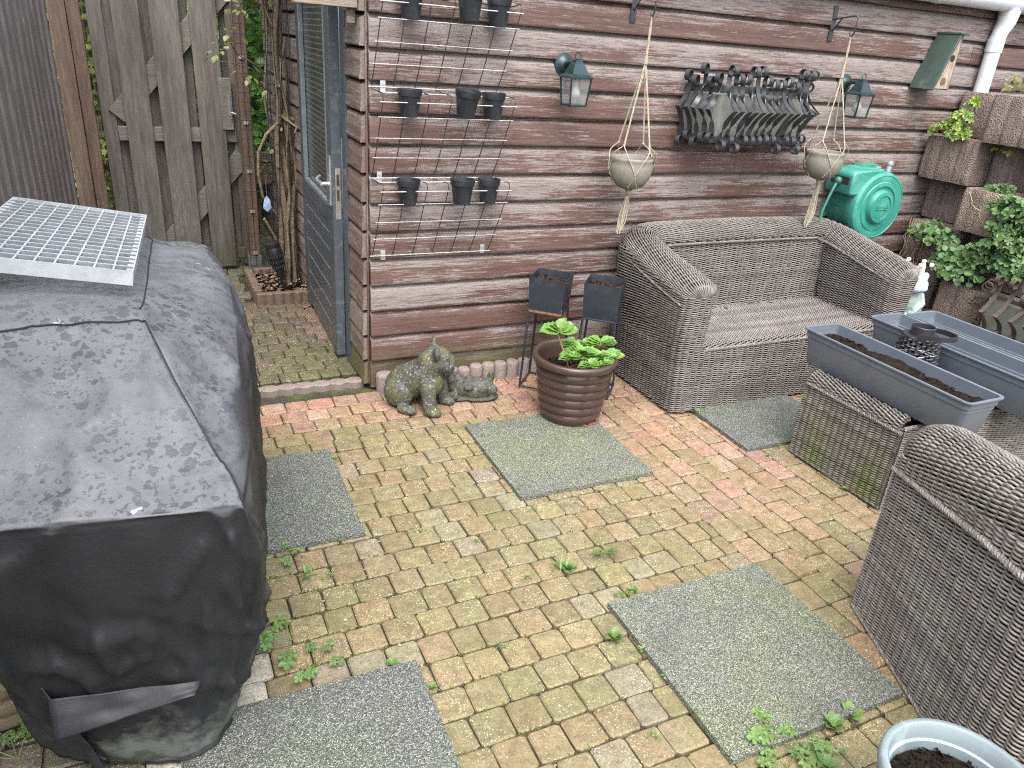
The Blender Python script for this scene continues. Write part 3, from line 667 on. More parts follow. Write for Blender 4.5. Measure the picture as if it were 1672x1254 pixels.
m = MB(); m.prism([(-.250, .56), (-.225, .535), (-.200, .56), (-.208, .61), (-.225, .635), (-.242, .61)], 1, 1.455, 1.463); m.obj('plate', BLUE, sp, bevel=.003); m = MB(); m.tube([(-.225, 1.46, .632), (-.22, 1.5, .72)], .0018, 5); m.obj('string', WIREB, sp)
BLK = simple('matt black plastic', (.016, .016, .018), .42, bump=.08)
to = thing('solar_torch', 'black solar torch light stuck in the vine bed', 'garden light', (-.155, 1.36, .04))
Mt = Matrix.Rotation(R(-12), 3, 'Y'); o = (-.155, 1.36, .03)
m = MB(); m.lathe([(.009, 0), (.009, .10), (.012, .12), (.015, .14), (.030, .19), (.043, .235), (.050, .28), (.047, .315), (.040, .33)], o, 20, M=Mt); m.obj('body', BLK, to)
m = MB(); m.lathe([(.0415, .325), (.046, .335), (.044, .352), (.001, .356)], o, 20, M=Mt); m.obj('cap', BLK, to)
m = MB()
for k in range(16):
    a = 2 * PI * k / 16
    for zz, rr_ in ((.20, .034), (.235, .0445), (.27, .0505)): p = Mt @ Vector((rr_ * math.cos(a + zz * 9), rr_ * math.sin(a + zz * 9), zz)); m.ball((o[0] + p.x, o[1] + p.y, o[2] + p.z), (.004, .004, .011), nu=6, nv=4)
m.obj('lattice', simple('black lattice', (.03, .03, .034), .3), to)

# ---------------------------------------------------------------- edging stones
STN = simple('purple brown concrete', (.205, .165, .15), .9, var=.22, scale=60, bump=.7, bd=.003, dirt=(.20, .175, .14), dscale=8)
def palisade(x, y, rad, h, lean, label):
    m = MB(); pr = [(rad, -.02), (rad, h - .010), (rad - .004, h - .003), (rad - .010, h), (.001, h + .0005)]
    m.lathe(pr, (0, 0, 0), 20); o = m.obj('edging_stone', STN, local=True, angle=45); o.location = (x, y, 0); o.rotation_euler = (lean[0], lean[1], x * 7); return tag(o, label, 'edging stone', 'round edging stones along the shed wall')
rp = random.Random(2); xs = .062; ei = 0
while xs < 1.26:
    k = 'largest round edging stone standing at the corner of the shed' if ei == 0 else 'round brown concrete edging stone in the row along the shed wall'
    rad = .041 if ei == 0 else rp.uniform(.031, .0335)
    palisade(xs, -.062 + rp.uniform(-.004, .004), rad, (.088 if ei == 0 else .082) + rp.uniform(-.006, .006), (rp.uniform(-.04, .04), rp.uniform(-.03, .03)), k)
    xs += rad + .033 + .001; ei += 1
scallop('scalloped_edging', (-1.3, .10, 0), (-.015, .062, 0), 16, .022, .072, 'low scalloped edging strip across the passage beside the shed door', 'scalloped edging at the passage', mat=STN, base=-.02)

# ---------------------------------------------------------------- barbecue under its cover
def m_cover():
    n = N('weathered black cover fabric'); v = n.wpos(); nrm = n.t.nodes.new('ShaderNodeNewGeometry').outputs['Normal']
    f = n.noise(v, 120, 3, .6); big = n.noise(v, 2.4, 4, .6)
    dust_light = n.ramp(n.sep(nrm, 2), [(.12, 0.), (.55, .75), (.9, 1.)])     # dusty, lit look painted on upward faces; sides left dark as shaded
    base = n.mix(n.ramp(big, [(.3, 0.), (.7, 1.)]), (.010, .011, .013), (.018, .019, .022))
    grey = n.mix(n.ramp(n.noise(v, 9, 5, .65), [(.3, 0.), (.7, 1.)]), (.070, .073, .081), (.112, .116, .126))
    c = n.mix(dust_light, base, grey)
    def vm(op, x, y):
        q = n.t.nodes.new('ShaderNodeVectorMath'); q.operation = op; n.k(x, q.inputs[0]); n.k(y, q.inputs[1]); return q.outputs[0]
    wv = vm('ADD', v, vm('MULTIPLY', vm('SUBTRACT', n.noise(v, 45, 3, .65, col=True), (.5, .5, .5)), (.035, .035, .035)))
    def blot(sc, keep, r0):
        rc = n.sep(n.vor(wv, sc, out='Color'), 0); dd = n.vor(wv, sc); th = n.math('MULTIPLY', n.math('MAXIMUM', n.math('SUBTRACT', rc, keep), 0.0), r0)
        return n.ramp(n.math('SUBTRACT', th, dd), [(.0, 0.), (.03, 1.)])
    zone = n.ramp(n.noise(v, 4.2, 3), [(.38, .1), (.56, 1.)])
    drops = n.math('MULTIPLY', n.math('MAXIMUM', n.math('MAXIMUM', blot(34, .48, 1.1), blot(60, .48, 1.2)), blot(110, .5, 1.3)), n.math('MULTIPLY', n.math('MULTIPLY', zone, dust_light), .8))
    c = n.mix(drops, c, n.mix(1.0, c, (.42, .44, .46), 'MULTIPLY'))
    st = n.ramp(n.vor(n.map(v, (28, 28, 9), (.0, .5, 0)), 3.2), [(.12, 1.), (.17, 0.)])
    right = n.ramp(n.sep(nrm, 0), [(.25, 0.), (.6, 1.)])
    c = n.mix(n.math('MULTIPLY', n.math('MULTIPLY', st, right), .75), c, (.015, .016, .02))
    bird = n.ramp(n.vor(n.mix(.06, v, n.noise(v, 50, 2, col=True)), 6.5), [(.05, 1.), (.062, 0.)])
    c = n.mix(n.math('MULTIPLY', bird, n.math('MULTIPLY', dust_light, .6)), c, (.38, .40, .42))
    sp = n.ramp(n.vor(v, 120), [(.08, .8), (.13, 0.)]); c = n.mix(n.math('MULTIPLY', sp, n.math('MULTIPLY', n.ramp(n.noise(v, 7, 2), [(.5, 0.), (.6, 1.)]), n.math('ADD', n.math('MULTIPLY', dust_light, .6), .12))), c, (.34, .35, .36))
    z = n.sep(v, 2); lo = n.math('ADD', n.math('MULTIPLY', n.noise(v, 6, 6, .7), .75), n.math('MULTIPLY', z, -1.6))
    c = n.mix(n.ramp(lo, [(.08, 0.), (.2, .9)]), c, n.mix(n.ramp(n.noise(v, 11, 5, .7), [(.45, 0.), (.55, 1.)]), (.045, .052, .036), (.105, .115, .105)))
    r_ = n.mix(drops, n.ramp(n.noise(v, 5, 4), [(.3, .48), (.7, .66)]), (.32, .32, .32))
    return n.fin(c, r_, n.bump(n.math('ADD', f, n.math('MULTIPLY', n.noise(v, 14, 5), 1.2)), .28, .004), spec=.38)
COVER = m_cover()
bbq = thing('covered_barbecue', 'barbecue under a weathered black cover beside the fence', 'barbecue', (-.95, -1.25, 0))
LV = [
 [(-1.21, -1.46, 1.015), (-1.06, -1.47, 1.01), (-.935, -1.47, .995), (-.915, -1.45, .993), (-.905, -1.30, .99), (-.90, -1.10, .985), (-.89, -.88, .975), (-.90, -.74, .965), (-1.05, -.70, .975), (-1.20, -.72, .99), (-1.235, -1.1, 1.005)],
 [(-1.225, -1.53, .985), (-1.06, -1.545, .985), (-.925, -1.56, .985), (-.895, -1.545, .985), (-.875, -1.35, .978), (-.86, -1.10, .968), (-.85, -.88, .955), (-.865, -.70, .945), (-1.05, -.65, .95), (-1.22, -.68, .965), (-1.25, -1.1, .99)],
 [(-1.23, -1.72, .905), (-1.05, -1.735, .895), (-.885, -1.745, .90), (-.845, -1.705, .915), (-.785, -1.46, .93), (-.755, -1.18, .945), (-.745, -.90, .940), (-.770, -.62, .905), (-1.04, -.56, .88), (-1.235, -.60, .90), (-1.265, -1.1, .96)],
 [(-1.262, -1.86, .845), (-1.13, -1.875, .84), (-.845, -1.905, .83), (-.80, -1.85, .835), (-.725, -1.55, .87), (-.695, -1.22, .900), (-.69, -.93, .89), (-.715, -.62, .84), (-1.03, -.48, .80), (-1.24, -.52, .83), (-1.27, -1.1, .93)],
 [(-1.262, -1.975, .80), (-1.14, -1.985, .797), (-.815, -2.015, .785), (-.77, -1.965, .775), (-.715, -1.60, .79), (-.672, -1.25, .83), (-.662, -.98, .81), (-.69, -.72, .74), (-1.02, -.44, .72), (-1.24, -.48, .74), (-1.27, -1.1, .85)],
 [(-1.262, -1.977, .78), (-1.14, -1.988, .775), (-.812, -2.018, .765), (-.765, -1.965, .74), (-.71, -1.60, .735), (-.664, -1.25, .75), (-.645, -.98, .73), (-.68, -.72, .68), (-1.02, -.43, .66), (-1.245, -.47, .68), (-1.27, -1.1, .78)],
 [(-1.262, -1.95, .60), (-1.13, -1.96, .60), (-.81, -1.985, .60), (-.745, -1.915, .56), (-.708, -1.58, .56), (-.662, -1.25, .57), (-.638, -.98, .56), (-.675, -.72, .52), (-1.02, -.43, .5), (-1.25, -.47, .52), (-1.27, -1.1, .60)],
 [(-1.262, -1.88, .50), (-1.14, -1.90, .40), (-.825, -1.93, .42), (-.755, -1.85, .38), (-.712, -1.57, .37), (-.672, -1.26, .38), (-.645, -.98, .38), (-.675, -.72, .35), (-1.02, -.43, .33), (-1.25, -.47, .35), (-1.27, -1.1, .40)],
 [(-1.262, -1.83, .46), (-1.14, -1.85, .22), (-.865, -1.885, .22), (-.785, -1.79, .19), (-.715, -1.55, .19), (-.675, -1.30, .2), (-.66, -1.0, .2), (-.68, -.72, .18), (-1.02, -.43, .17), (-1.26, -.47, .18), (-1.27, -1.1, .22)],
 [(-1.262, -1.80, .42), (-1.12, -1.80, .025), (-.905, -1.865, .02), (-.825, -1.745, .025), (-.745, -1.53, .03), (-.70, -1.33, .035), (-.675, -1.0, .03), (-.69, -.72, .03), (-1.02, -.43, .03), (-1.26, -.47, .03), (-1.27, -1.1, .06)],
]
def catmull(P, t, closed):
    n = len(P); i = int(math.floor(t)); f = t - i
    def g(k): return P[k % n] if closed else P[max(0, min(n - 1, k))]
    a, b_, c_, d_ = g(i - 1), g(i), g(i + 1), g(i + 2)
    return .5 * ((2 * b_) + (c_ - a) * f + (2 * a - 5 * b_ + 4 * c_ - d_) * f * f + (3 * b_ - a - 3 * c_ + d_) * f ** 3)
FOLDS = [(-.85, .70, -.98, .40, .030, .016), (-.98, .40, -1.10, .33, .022, .016), (-1.04, .52, -1.01, .36, .026, .014), (-1.00, .50, -1.06, .34, .022, .012), (-.83, .62, -.86, .34, .026, .015), (-.80, .72, -.79, .48, .024, .014), (-.90, .34, -1.02, .20, .020, .016), (-1.22, .60, -1.08, .42, -.022, .030), (-.86, .30, -.93, .12, .018, .015), (-.95, .56, -.93, .47, -.014, .02), (-1.08, .26, -1.00, .10, .016, .014)]
NU, NVS = 264, 16
Lv = [[Vector(p) for p in l] for l in LV]
rings = []
for l in Lv:
    rings.append([catmull(l, 11 * u / NU, True) for u in range(NU)])
cols_ = []
for u in range(NU):
    col = [rings[k][u] for k in range(len(rings))]; o = []
    for k in range(len(rings) - 1):
        sharp = .25
        for j in range(NVS):
            t = k + j / NVS; p = catmull(col, t, False); q = col[k].lerp(col[k + 1], j / NVS); o.append(q.lerp(p, sharp if k in (3, 4) else .9))
    o.append(col[-1]); cols_.append(o)
V = np.array([[tuple(p) for p in c_] for c_ in cols_])            # NU x NV x 3
du = np.roll(V, -1, 0) - np.roll(V, 1, 0); dv = np.gradient(V, axis=1); nn = np.cross(du, dv); nn /= np.linalg.norm(nn, axis=2)[..., None] + 1e-9
cen = np.array([-.97, -1.25, .5]); sgn = np.sign(np.sum(nn * (V - cen), axis=2).mean()); nn *= sgn
NVt = V.shape[1]
for iu in range(NU):
    for iv_ in range(NVt):
        p = V[iu, iv_]; t = iv_ / NVS; u = iu * 11 / NU
        side = sm(4.6, 6.6, t); x_, y_, z_ = p
        s_ = (x_ - y_ * .6) * 1.0
        arc = u
        d_ = .007 * mnoise.noise(Vector((arc * 3.2, z_ * 1.2, 2.0))) * (.5 + side) + .013 * side * mnoise.noise(Vector((arc * 3.6, z_ * 1.6, 4.0))) + .008 * mnoise.noise(Vector((x_ * 7, y_ * 7, z_ * 7)))
        rid = (1 - abs(mnoise.noise(Vector((arc * 2.6 + z_ * 1.3, z_ * 2.2, 9.0)))) * 3.2); d_ += .009 * side * max(rid, 0) ** 2
        rid2 = (1 - abs(mnoise.noise(Vector((x_ * 4 + 3, y_ * 3.0, z_ * 2.2)))) * 5); d_ += .010 * max(rid2, 0) ** 2 * sm(1.0, 2.0, t)
        # diagonal folds on the shaded end
        if side > .05 and y_ < -1.7:
            q = (x_ + 1.0) * .9 + z_ * .75; rid3 = 1 - abs(math.sin(q * 19 + 1.6 * mnoise.noise(Vector((x_ * 5, z_ * 5, 0))))) * 1.6; d_ += .013 * side * max(rid3, 0) * sm(.62, .40, z_)
        rf = 1 - abs(mnoise.noise(Vector((x_ * 9 + 7, y_ * 9, z_ * 5.0)))) * 7; d_ += .0035 * max(rf, 0)
        rg_ = 1 - abs(mnoise.noise(Vector((arc * 7 + z_ * 4, z_ * 5, 21.0)))) * 6; d_ += .0045 * side * max(rg_, 0) ** 1.5
        d_ *= 1 - .7 * math.exp(-((t - 4.3) / .45) ** 2) * sm(-1.7, -1.95, y_)
        if y_ < -1.62 and t > 4.4:      # real drag folds hanging from the front corner of the shelf
            for (ax, az, bx, bz, hh, ww) in FOLDS:
                ex, ez = bx - ax, bz - az; L2_ = ex * ex + ez * ez; s_ = max(0, min(1, ((x_ - ax) * ex + (z_ - az) * ez) / L2_)); bowx = .02 * math.sin(PI * s_)
                dd_ = math.hypot(x_ - (ax + ex * s_) + bowx, z_ - (az + ez * s_)); d_ += .8 * hh * max(0, 1 - dd_ / (ww * 1.7)) ** 1.3 * math.sin(PI * min(1, .08 + s_ * .92)) ** .6
        d_ *= 1 - .65 * sm(7.9, 9.0, t)
        if t < 1: d_ *= t
        V[iu, iv_] += nn[iu, iv_] * d_
V[:, :, 2] = np.maximum(V[:, :, 2], .012)
cap = V[:, 0, :].mean(0)
idx = np.arange(NU * NVt).reshape(NU, NVt); a_ = idx; b_ = np.roll(idx, -1, 0)
F = np.stack([a_[:, :-1], b_[:, :-1], b_[:, 1:], a_[:, 1:]], -1).reshape(-1, 4)
m = MB(); m.v = [tuple(p) for p in V.reshape(-1, 3)]; m.f = [tuple(int(i) for i in f) for f in F]; m.c = [(1, 1, 1)] * len(m.f)
m.add([tuple(cap + np.array([0, 0, .006]))] , [])
ci = len(m.v) - 1
m.f += [(int(idx[(i + 1) % NU, 0]), int(idx[i, 0]), ci) for i in range(NU)]; m.c += [(1, 1, 1)] * NU
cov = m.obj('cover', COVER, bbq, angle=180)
FOLD = simple('inner cover fabric', (.022, .023, .028), .55, var=.35, scale=14, bump=.25, dirt=(.045, .045, .046), dscale=8, spec=.35)
SEAM = simple('black piping', (.012, .012, .014), .5, bump=.1)
def vline(iu0, iu1, lev, off=.003):
    iv_ = int(lev * NVS); return [tuple(V[i % NU, iv_] + nn[i % NU, iv_] * off) for i in range(iu0, iu1)]
m = MB(); m.tube(vline(int(0 * 24), int(2.55 * 24), 1.0), .0019, 6); m.obj('seam', SEAM, cov)
m = MB(); iu = int(2.55 * 24); m.tube([tuple(V[iu, k] + nn[iu, k] * .002) for k in range(NVS, 4 * NVS)], .0017, 6); m.obj('seam', SEAM, cov)
m = MB(); m.tube([tuple(V[i % NU, NVS // 2] + nn[i % NU, NVS // 2] * .002) for i in range(int(2.6 * 24), int(7 * 24))], .0015, 6); m.obj('seam', SEAM, cov)
m = MB(); m.tube([tuple(V[i % NU, NVt - 1] + np.array([0, 0, .004])) for i in range(int(0 * 24), int(6 * 24))], .009, 8); m.obj('hem', SEAM, cov)
# torn strip hanging across the end, and the loose inner fold
def sheet(P, name, mat, parent, th=.003, wr=.006, seed=1, n=20):
    """bilinear patch through four corners with wrinkles and real thickness"""
    a, b_, c_, d_ = [Vector(p) for p in P]; nrm = (b_ - a).cross(d_ - a).normalized(); G_ = []
    for i in range(n + 1):
        row = []
        for j in range(n + 1):
            s, t = i / n, j / n; p = a.lerp(b_, s).lerp(d_.lerp(c_, s), t)
            w = wr * (mnoise.noise(Vector((s * 4 + seed, t * 2, seed))) * 2 + .6 * math.sin(s * 9 + seed)); row.append(tuple(p + nrm * w))
        G_.append(row)
    m = MB(); m.grid(G_); o = m.obj(name, mat, parent); sd_ = o.modifiers.new('thick', 'SOLIDIFY'); sd_.thickness = th; return o
sheet([(-1.165, -1.900, .325), (-.885, -1.945, .315), (-.90, -1.965, .300), (-1.165, -1.935, .245)], 'torn_strip', FOLD, cov, wr=.003, seed=3)
sheet([(-1.262, -1.875, .50), (-1.15, -1.90, .31), (-1.10, -1.845, .02), (-1.225, -1.80, .10)], 'loose_fold', FOLD, cov, wr=.006, seed=8)
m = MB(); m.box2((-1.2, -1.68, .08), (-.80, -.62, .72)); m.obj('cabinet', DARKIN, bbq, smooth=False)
# galvanised grating on the cover
GALVD = simple('shaded galvanised steel', (.25, .28, .30), .45, .5, var=.25, scale=18, bump=.1)  # darker copy of the steel, shading of the bar faces put into the colour
GALV = simple('galvanised steel', (.40, .425, .45), .42, .3, var=.2, scale=18, bump=.12, dirt=(.44, .46, .49), dscale=14)
ge1 = Vector((.040, .735, -.036)); ge2 = Vector((-.335, -.060, .058)); e1n = ge1.normalized(); g3 = e1n.cross(ge2).normalized(); g3 = -g3 if g3.z < 0 else g3
ge2n = g3.cross(e1n); ge2n = ge2n if ge2n.dot(ge2) > 0 else -ge2n
gr0 = Vector((-.918, -1.425, 1.055)); GL, GWd = .72, .34
grate = thing('steel_grating', 'galvanised steel grating lying on top of the black cover', 'grating', tuple(gr0))
def gp(u, w, h): return tuple(gr0 + e1n * u + ge2n * w + g3 * h)
def gbox(m, u0, u1, w0, w1, h0, h1):
    vs = [gp(u, w, h) for h in (h0, h1) for u, w in ((u0, w0), (u1, w0), (u1, w1), (u0, w1))]
    m.add(vs, [(3, 2, 1, 0), (4, 5, 6, 7), (0, 1, 5, 4), (1, 2, 6, 5), (2, 3, 7, 6), (3, 0, 4, 7)])
m = MB(); gbox(m, 0, GL, -.003, .0, -.032, .001); gbox(m, 0, GL, GWd, GWd + .003, -.032, .001); gbox(m, -.003, 0, -.003, GWd + .003, -.032, .001); gbox(m, GL, GL + .003, -.003, GWd + .003, -.032, .001); m.obj('edge_band', GALV, grate, smooth=False)
m = MB(); nb = 17
for i in range(1, nb): u = GL * i / nb; gbox(m, u - .0016, u + .0016, 0, GWd, -.028, 0)
m.obj('bearing_grid', GALVD, grate, smooth=False)
m = MB()
for i in range(1, nb): u = GL * i / nb; gbox(m, u - .0017, u + .0017, 0, GWd, .0001, .0014)
m.obj('lit_top_edge', GALV, grate, smooth=False)  # brighter strips paint the light caught along the bar tops
m = MB()
for i in range(1, 9): w = GWd * i / 9; gbox(m, 0, GL, w - .0019, w + .0019, -.009, -.0006)
m.obj('cross_grid', GALV, grate, smooth=False)
m = MB()
for i in range(nb):
    u = GL * (i + .5) / nb; gbox(m, u - .010, u + .006, .0, .012, -.006, -.0004); gbox(m, u - .010, u + .006, GWd - .012, GWd, -.006, -.0004)
m.obj('notched_edge', GALV, grate, smooth=False)
# stack of scalloped stones left of the barbecue
for i in range(6):
    m = MB(); z = .02 + .052 * i
    pr = [(.001, 0), (.062, 0), (.075, .012), (.078, .026), (.075, .040), (.062, .050), (.001, .050)]
    m.lathe(pr, (0, 0, 0), 22); o = m.obj('scalloped_stone', EDGE, local=True); o.location = (-1.325 + .012 * math.sin(i * 2.1), -1.60 + .01 * math.cos(i * 1.7), z); o.scale = (1.15, .8, 1)
    tag(o, ['lowest', 'second lowest', 'third lowest', 'fourth lowest', 'fifth lowest', 'topmost'][i] + ' rounded brown stone in the stack at the left edge', 'edging stone', 'stacked brown stones left of the barbecue')
# ---------------------------------------------------------------- wire rack with small pots
WIRE = simple('galvanised wire', (.66, .66, .68), .35, .4, var=.35, scale=30, bump=.05)
WIRED = simple('brownish wire', (.055, .048, .045), .5, .5, bump=.05)
rack = thing('wire_pot_rack', 'tall wire rack of three leaning grids on the shed wall', 'rack', (.31, -.03, .66))
secs = [(.662, .975), (1.005, 1.335), (1.372, 1.70)]; cx7 = list(range(7))
def rx_(i, s): return (.011 + .561 * i / 6) * (1 - s) + (.036 + .590 * i / 6) * s
def prof_at(k, s):   # s 0..1 along the leaning part; returns (y, z)
    z0, z1 = secs[k]; return (-.028 - .092 * s ** .8, z0 + (z1 - z0) * s)
for i, x in enumerate(cx7):
    m = MB(); pts = []
    for k in range(3):
        for j in range(9): y, z = prof_at(k, j / 8); pts.append((rx_(i, j / 8), y, z))
        z1 = secs[k][1]; nz = secs[k + 1][0] if k < 2 else z1 + .02
        a_, b_ = rx_(i, 1), rx_(i, 0); pts += [(a_, -.118, z1 + .008), (a_, -.112, z1 + .016), (a_, -.095, z1 + .020), ((a_ + b_) / 2, -.06, nz - .012), (b_, -.036, nz - .006)]
    m.tube(pts, .0022, 6); m.obj('upright_wire', WIRED, rack)
for k in range(3):
    for s in (0, .27, .52, .78, .96):
        y, z = prof_at(k, s); m = MB(); w0 = .012 if s == 0 else .022
        m.tube([(rx_(0, s) - .012, y - .004, z), (rx_(3, s), y - .004, z), (rx_(6, s) + .012, y - .004, z)], .0016 if s not in (0, .96) else .0021, 6); m.obj('cross_wire', WIRE, rack)
    m = MB(); z1 = secs[k][1]; m.tube([(rx_(0, .4), -.035, z1 + .028), (rx_(0, .8), -.078, z1 + .020), (rx_(6, .8), -.078, z1 + .020), (rx_(6, .4), -.035, z1 + .028)], .0020, 6); m.obj('shelf_wire', WIRE, rack)
for x, z in [(.06, .665), (.545, .672), (.045, 1.01), (.06, 1.375)]:
    m = MB(); m.box2((x - .011, -.030, z - .022), (x + .011, -.0245, z + .022)); m.tube([(x, -.029, z + .01), (x, -.034, z + .01)], .005, 8); m.obj('wall_clip', simple('zinc clip', (.6, .62, .63), .35, .7), rack)
PL = simple('black plastic pot', (.018, .021, .026), .42, var=.12, bump=.06, dirt=(.034, .037, .042), dscale=20)
def small_pot(x, y, z, r_, label, tilt=0):
    t = thing('small_pot', label, 'pot', (x, y, z - .105), 'small black pots in the wire rack')
    m = MB(); m.lathe([(.001, .0), (r_ * .66, 0), (r_ * .68, .004), (r_ * .86, .078), (r_ * .93, .079), (r_, .105), (r_ * .96, .106), (r_ * .90, .104), (r_ * .84, .078), (r_ * .66, .008), (.001, .006)], (0, 0, 0), 28)
    m.obj('pot_shell', PL, t, local=True, angle=35); t.rotation_euler = (tilt, tilt * .5, 0); return t
rows = [('top', 1.735), ('middle', 1.372), ('bottom', 1.008)]
for rn, z in rows:
    for cn, x, dz in (('left', .158, 0), ('centre', .382, -.004), ('right', .537, 0)):
        ctr = cn == 'centre'
        small_pot(x, -.085 if not ctr else -.150, z + (dz if not ctr else .012), .053 if not ctr else .056, f'small empty black pot, {cn} of three in the {rn} row of the wire rack', .10 if ctr and rn == 'middle' else 0)

# ---------------------------------------------------------------- wall lanterns
LG = simple('dark green lantern metal', (.020, .042, .046), .35, .3, var=.2, bump=.06)
gl = N('clear lantern glass'); gl.fin((.35, .36, .36), .06, Transmission_Weight=.0, spec=.5)
tb = gl.t.nodes.new('ShaderNodeBsdfTransparent'); mxs = gl.t.nodes.new('ShaderNodeMixShader'); mxs.inputs[0].default_value = .30
gl.t.links.new(tb.outputs[0], mxs.inputs[1]); gl.t.links.new(gl.p.outputs[0], mxs.inputs[2]); gl.t.links.new(mxs.outputs[0], gl.out.inputs[0]); CLEAR = gl.m
BULB = simple('white bulb glass', (.42, .43, .42), .25, var=.03, bump=0)
def lantern(x, z, label):
    t = thing('wall_lantern', label, 'lantern', (x, 0, z), 'green metal lanterns on the shed wall'); t.scale = (.86,) * 3
    MX = Matrix.Rotation(R(90), 3, 'X'); cy = -.165
    m = MB(); m.lathe([(.001, .052), (.020, .050), (.034, .042), (.040, .034), (.056, .030), (.060, .024), (.060, .020)], (0, 0, 0), 28, M=MX); m.obj('back_plate', LG, t, local=True)
    m = MB(); m.tube([(0, -.045, 0), (0, -.08, .012), (0, -.115, .014), (0, cy + .02, .0)], [.016, .013, .012, .016], 12); m.obj('arm', LG, t, local=True)
    Z = Matrix.Rotation(R(45), 3, 'Z')
    def sq(m, a, za, b2, zb, c=(0, cy, 0)):
        for i in range(4):
            d1 = [(-1, -1), (1, -1), (1, 1), (-1, 1)]; p, q = d1[i], d1[(i + 1) % 4]
            m.add([(c[0] + p[0] * a, c[1] + p[1] * a, za), (c[0] + q[0] * a, c[1] + q[1] * a, za), (c[0] + q[0] * b2, c[1] + q[1] * b2, zb), (c[0] + p[0] * b2, c[1] + p[1] * b2, zb)], [(0, 1, 2, 3)])
    m = MB(); sq(m, .066, -.055, .066, -.048); sq(m, .066, -.048, .047, -.036); sq(m, .047, -.036, .041, -.020); sq(m, .041, -.020, .027, .012); sq(m, .027, .012, .020, .018); sq(m, .020, .018, .018, .030); m.add([(-.018, cy - .018, .03), (.018, cy - .018, .03), (.018, cy + .018, .03), (-.018, cy + .018, .03)], [(0, 1, 2, 3)]); sq(m, .066, -.055, .058, -.056)
    m.obj('cap', LG, t, local=True, smooth=False)
    m = MB(); ring = [(.017 * math.cos(a), cy, .048 + .017 * math.sin(a)) for a in [2 * PI * i / 20 for i in range(20)]]; m.tube(ring, .0028, 6, closed=True); m.tube([(0, cy, .028), (0, cy, .036)], .006, 8); m.obj('ring', LG, t, local=True)
    zt, zb2 = -.056, -.185; tw, bw = .058, .046
    m = MB()
    for p in ((-1, -1), (1, -1), (1, 1), (-1, 1)): m.tube([(p[0] * tw, cy + p[1] * tw, zt), (p[0] * bw, cy + p[1] * bw, zb2 - .006)], .0052, 6)
    for h, w in ((zb2, bw),):
        c4 = [(-w, cy - w, h), (w, cy - w, h), (w, cy + w, h), (-w, cy + w, h)]
        for i in range(4): m.tube([c4[i], c4[(i + 1) % 4]], .0052, 6)
    m.obj('cage', LG, t, local=True)
    m = MB(); sq(m, tw - .003, zt, bw - .003, zb2); m.obj('glass', CLEAR, t, local=True, smooth=False)
    m = MB(); m.lathe([(.013, -.056), (.013, -.088), (.022, -.105), (.029, -.125), (.027, -.142), (.014, -.155), (.001, -.158)], (0, cy, 0), 20); m.obj('bulb', BULB, t, local=True)
lantern(.902, 1.500, 'green metal wall lantern hanging clear between wire rack and rope hanger'); lantern(2.655, 1.497, 'green metal wall lantern behind the ropes of the right hanging pot')

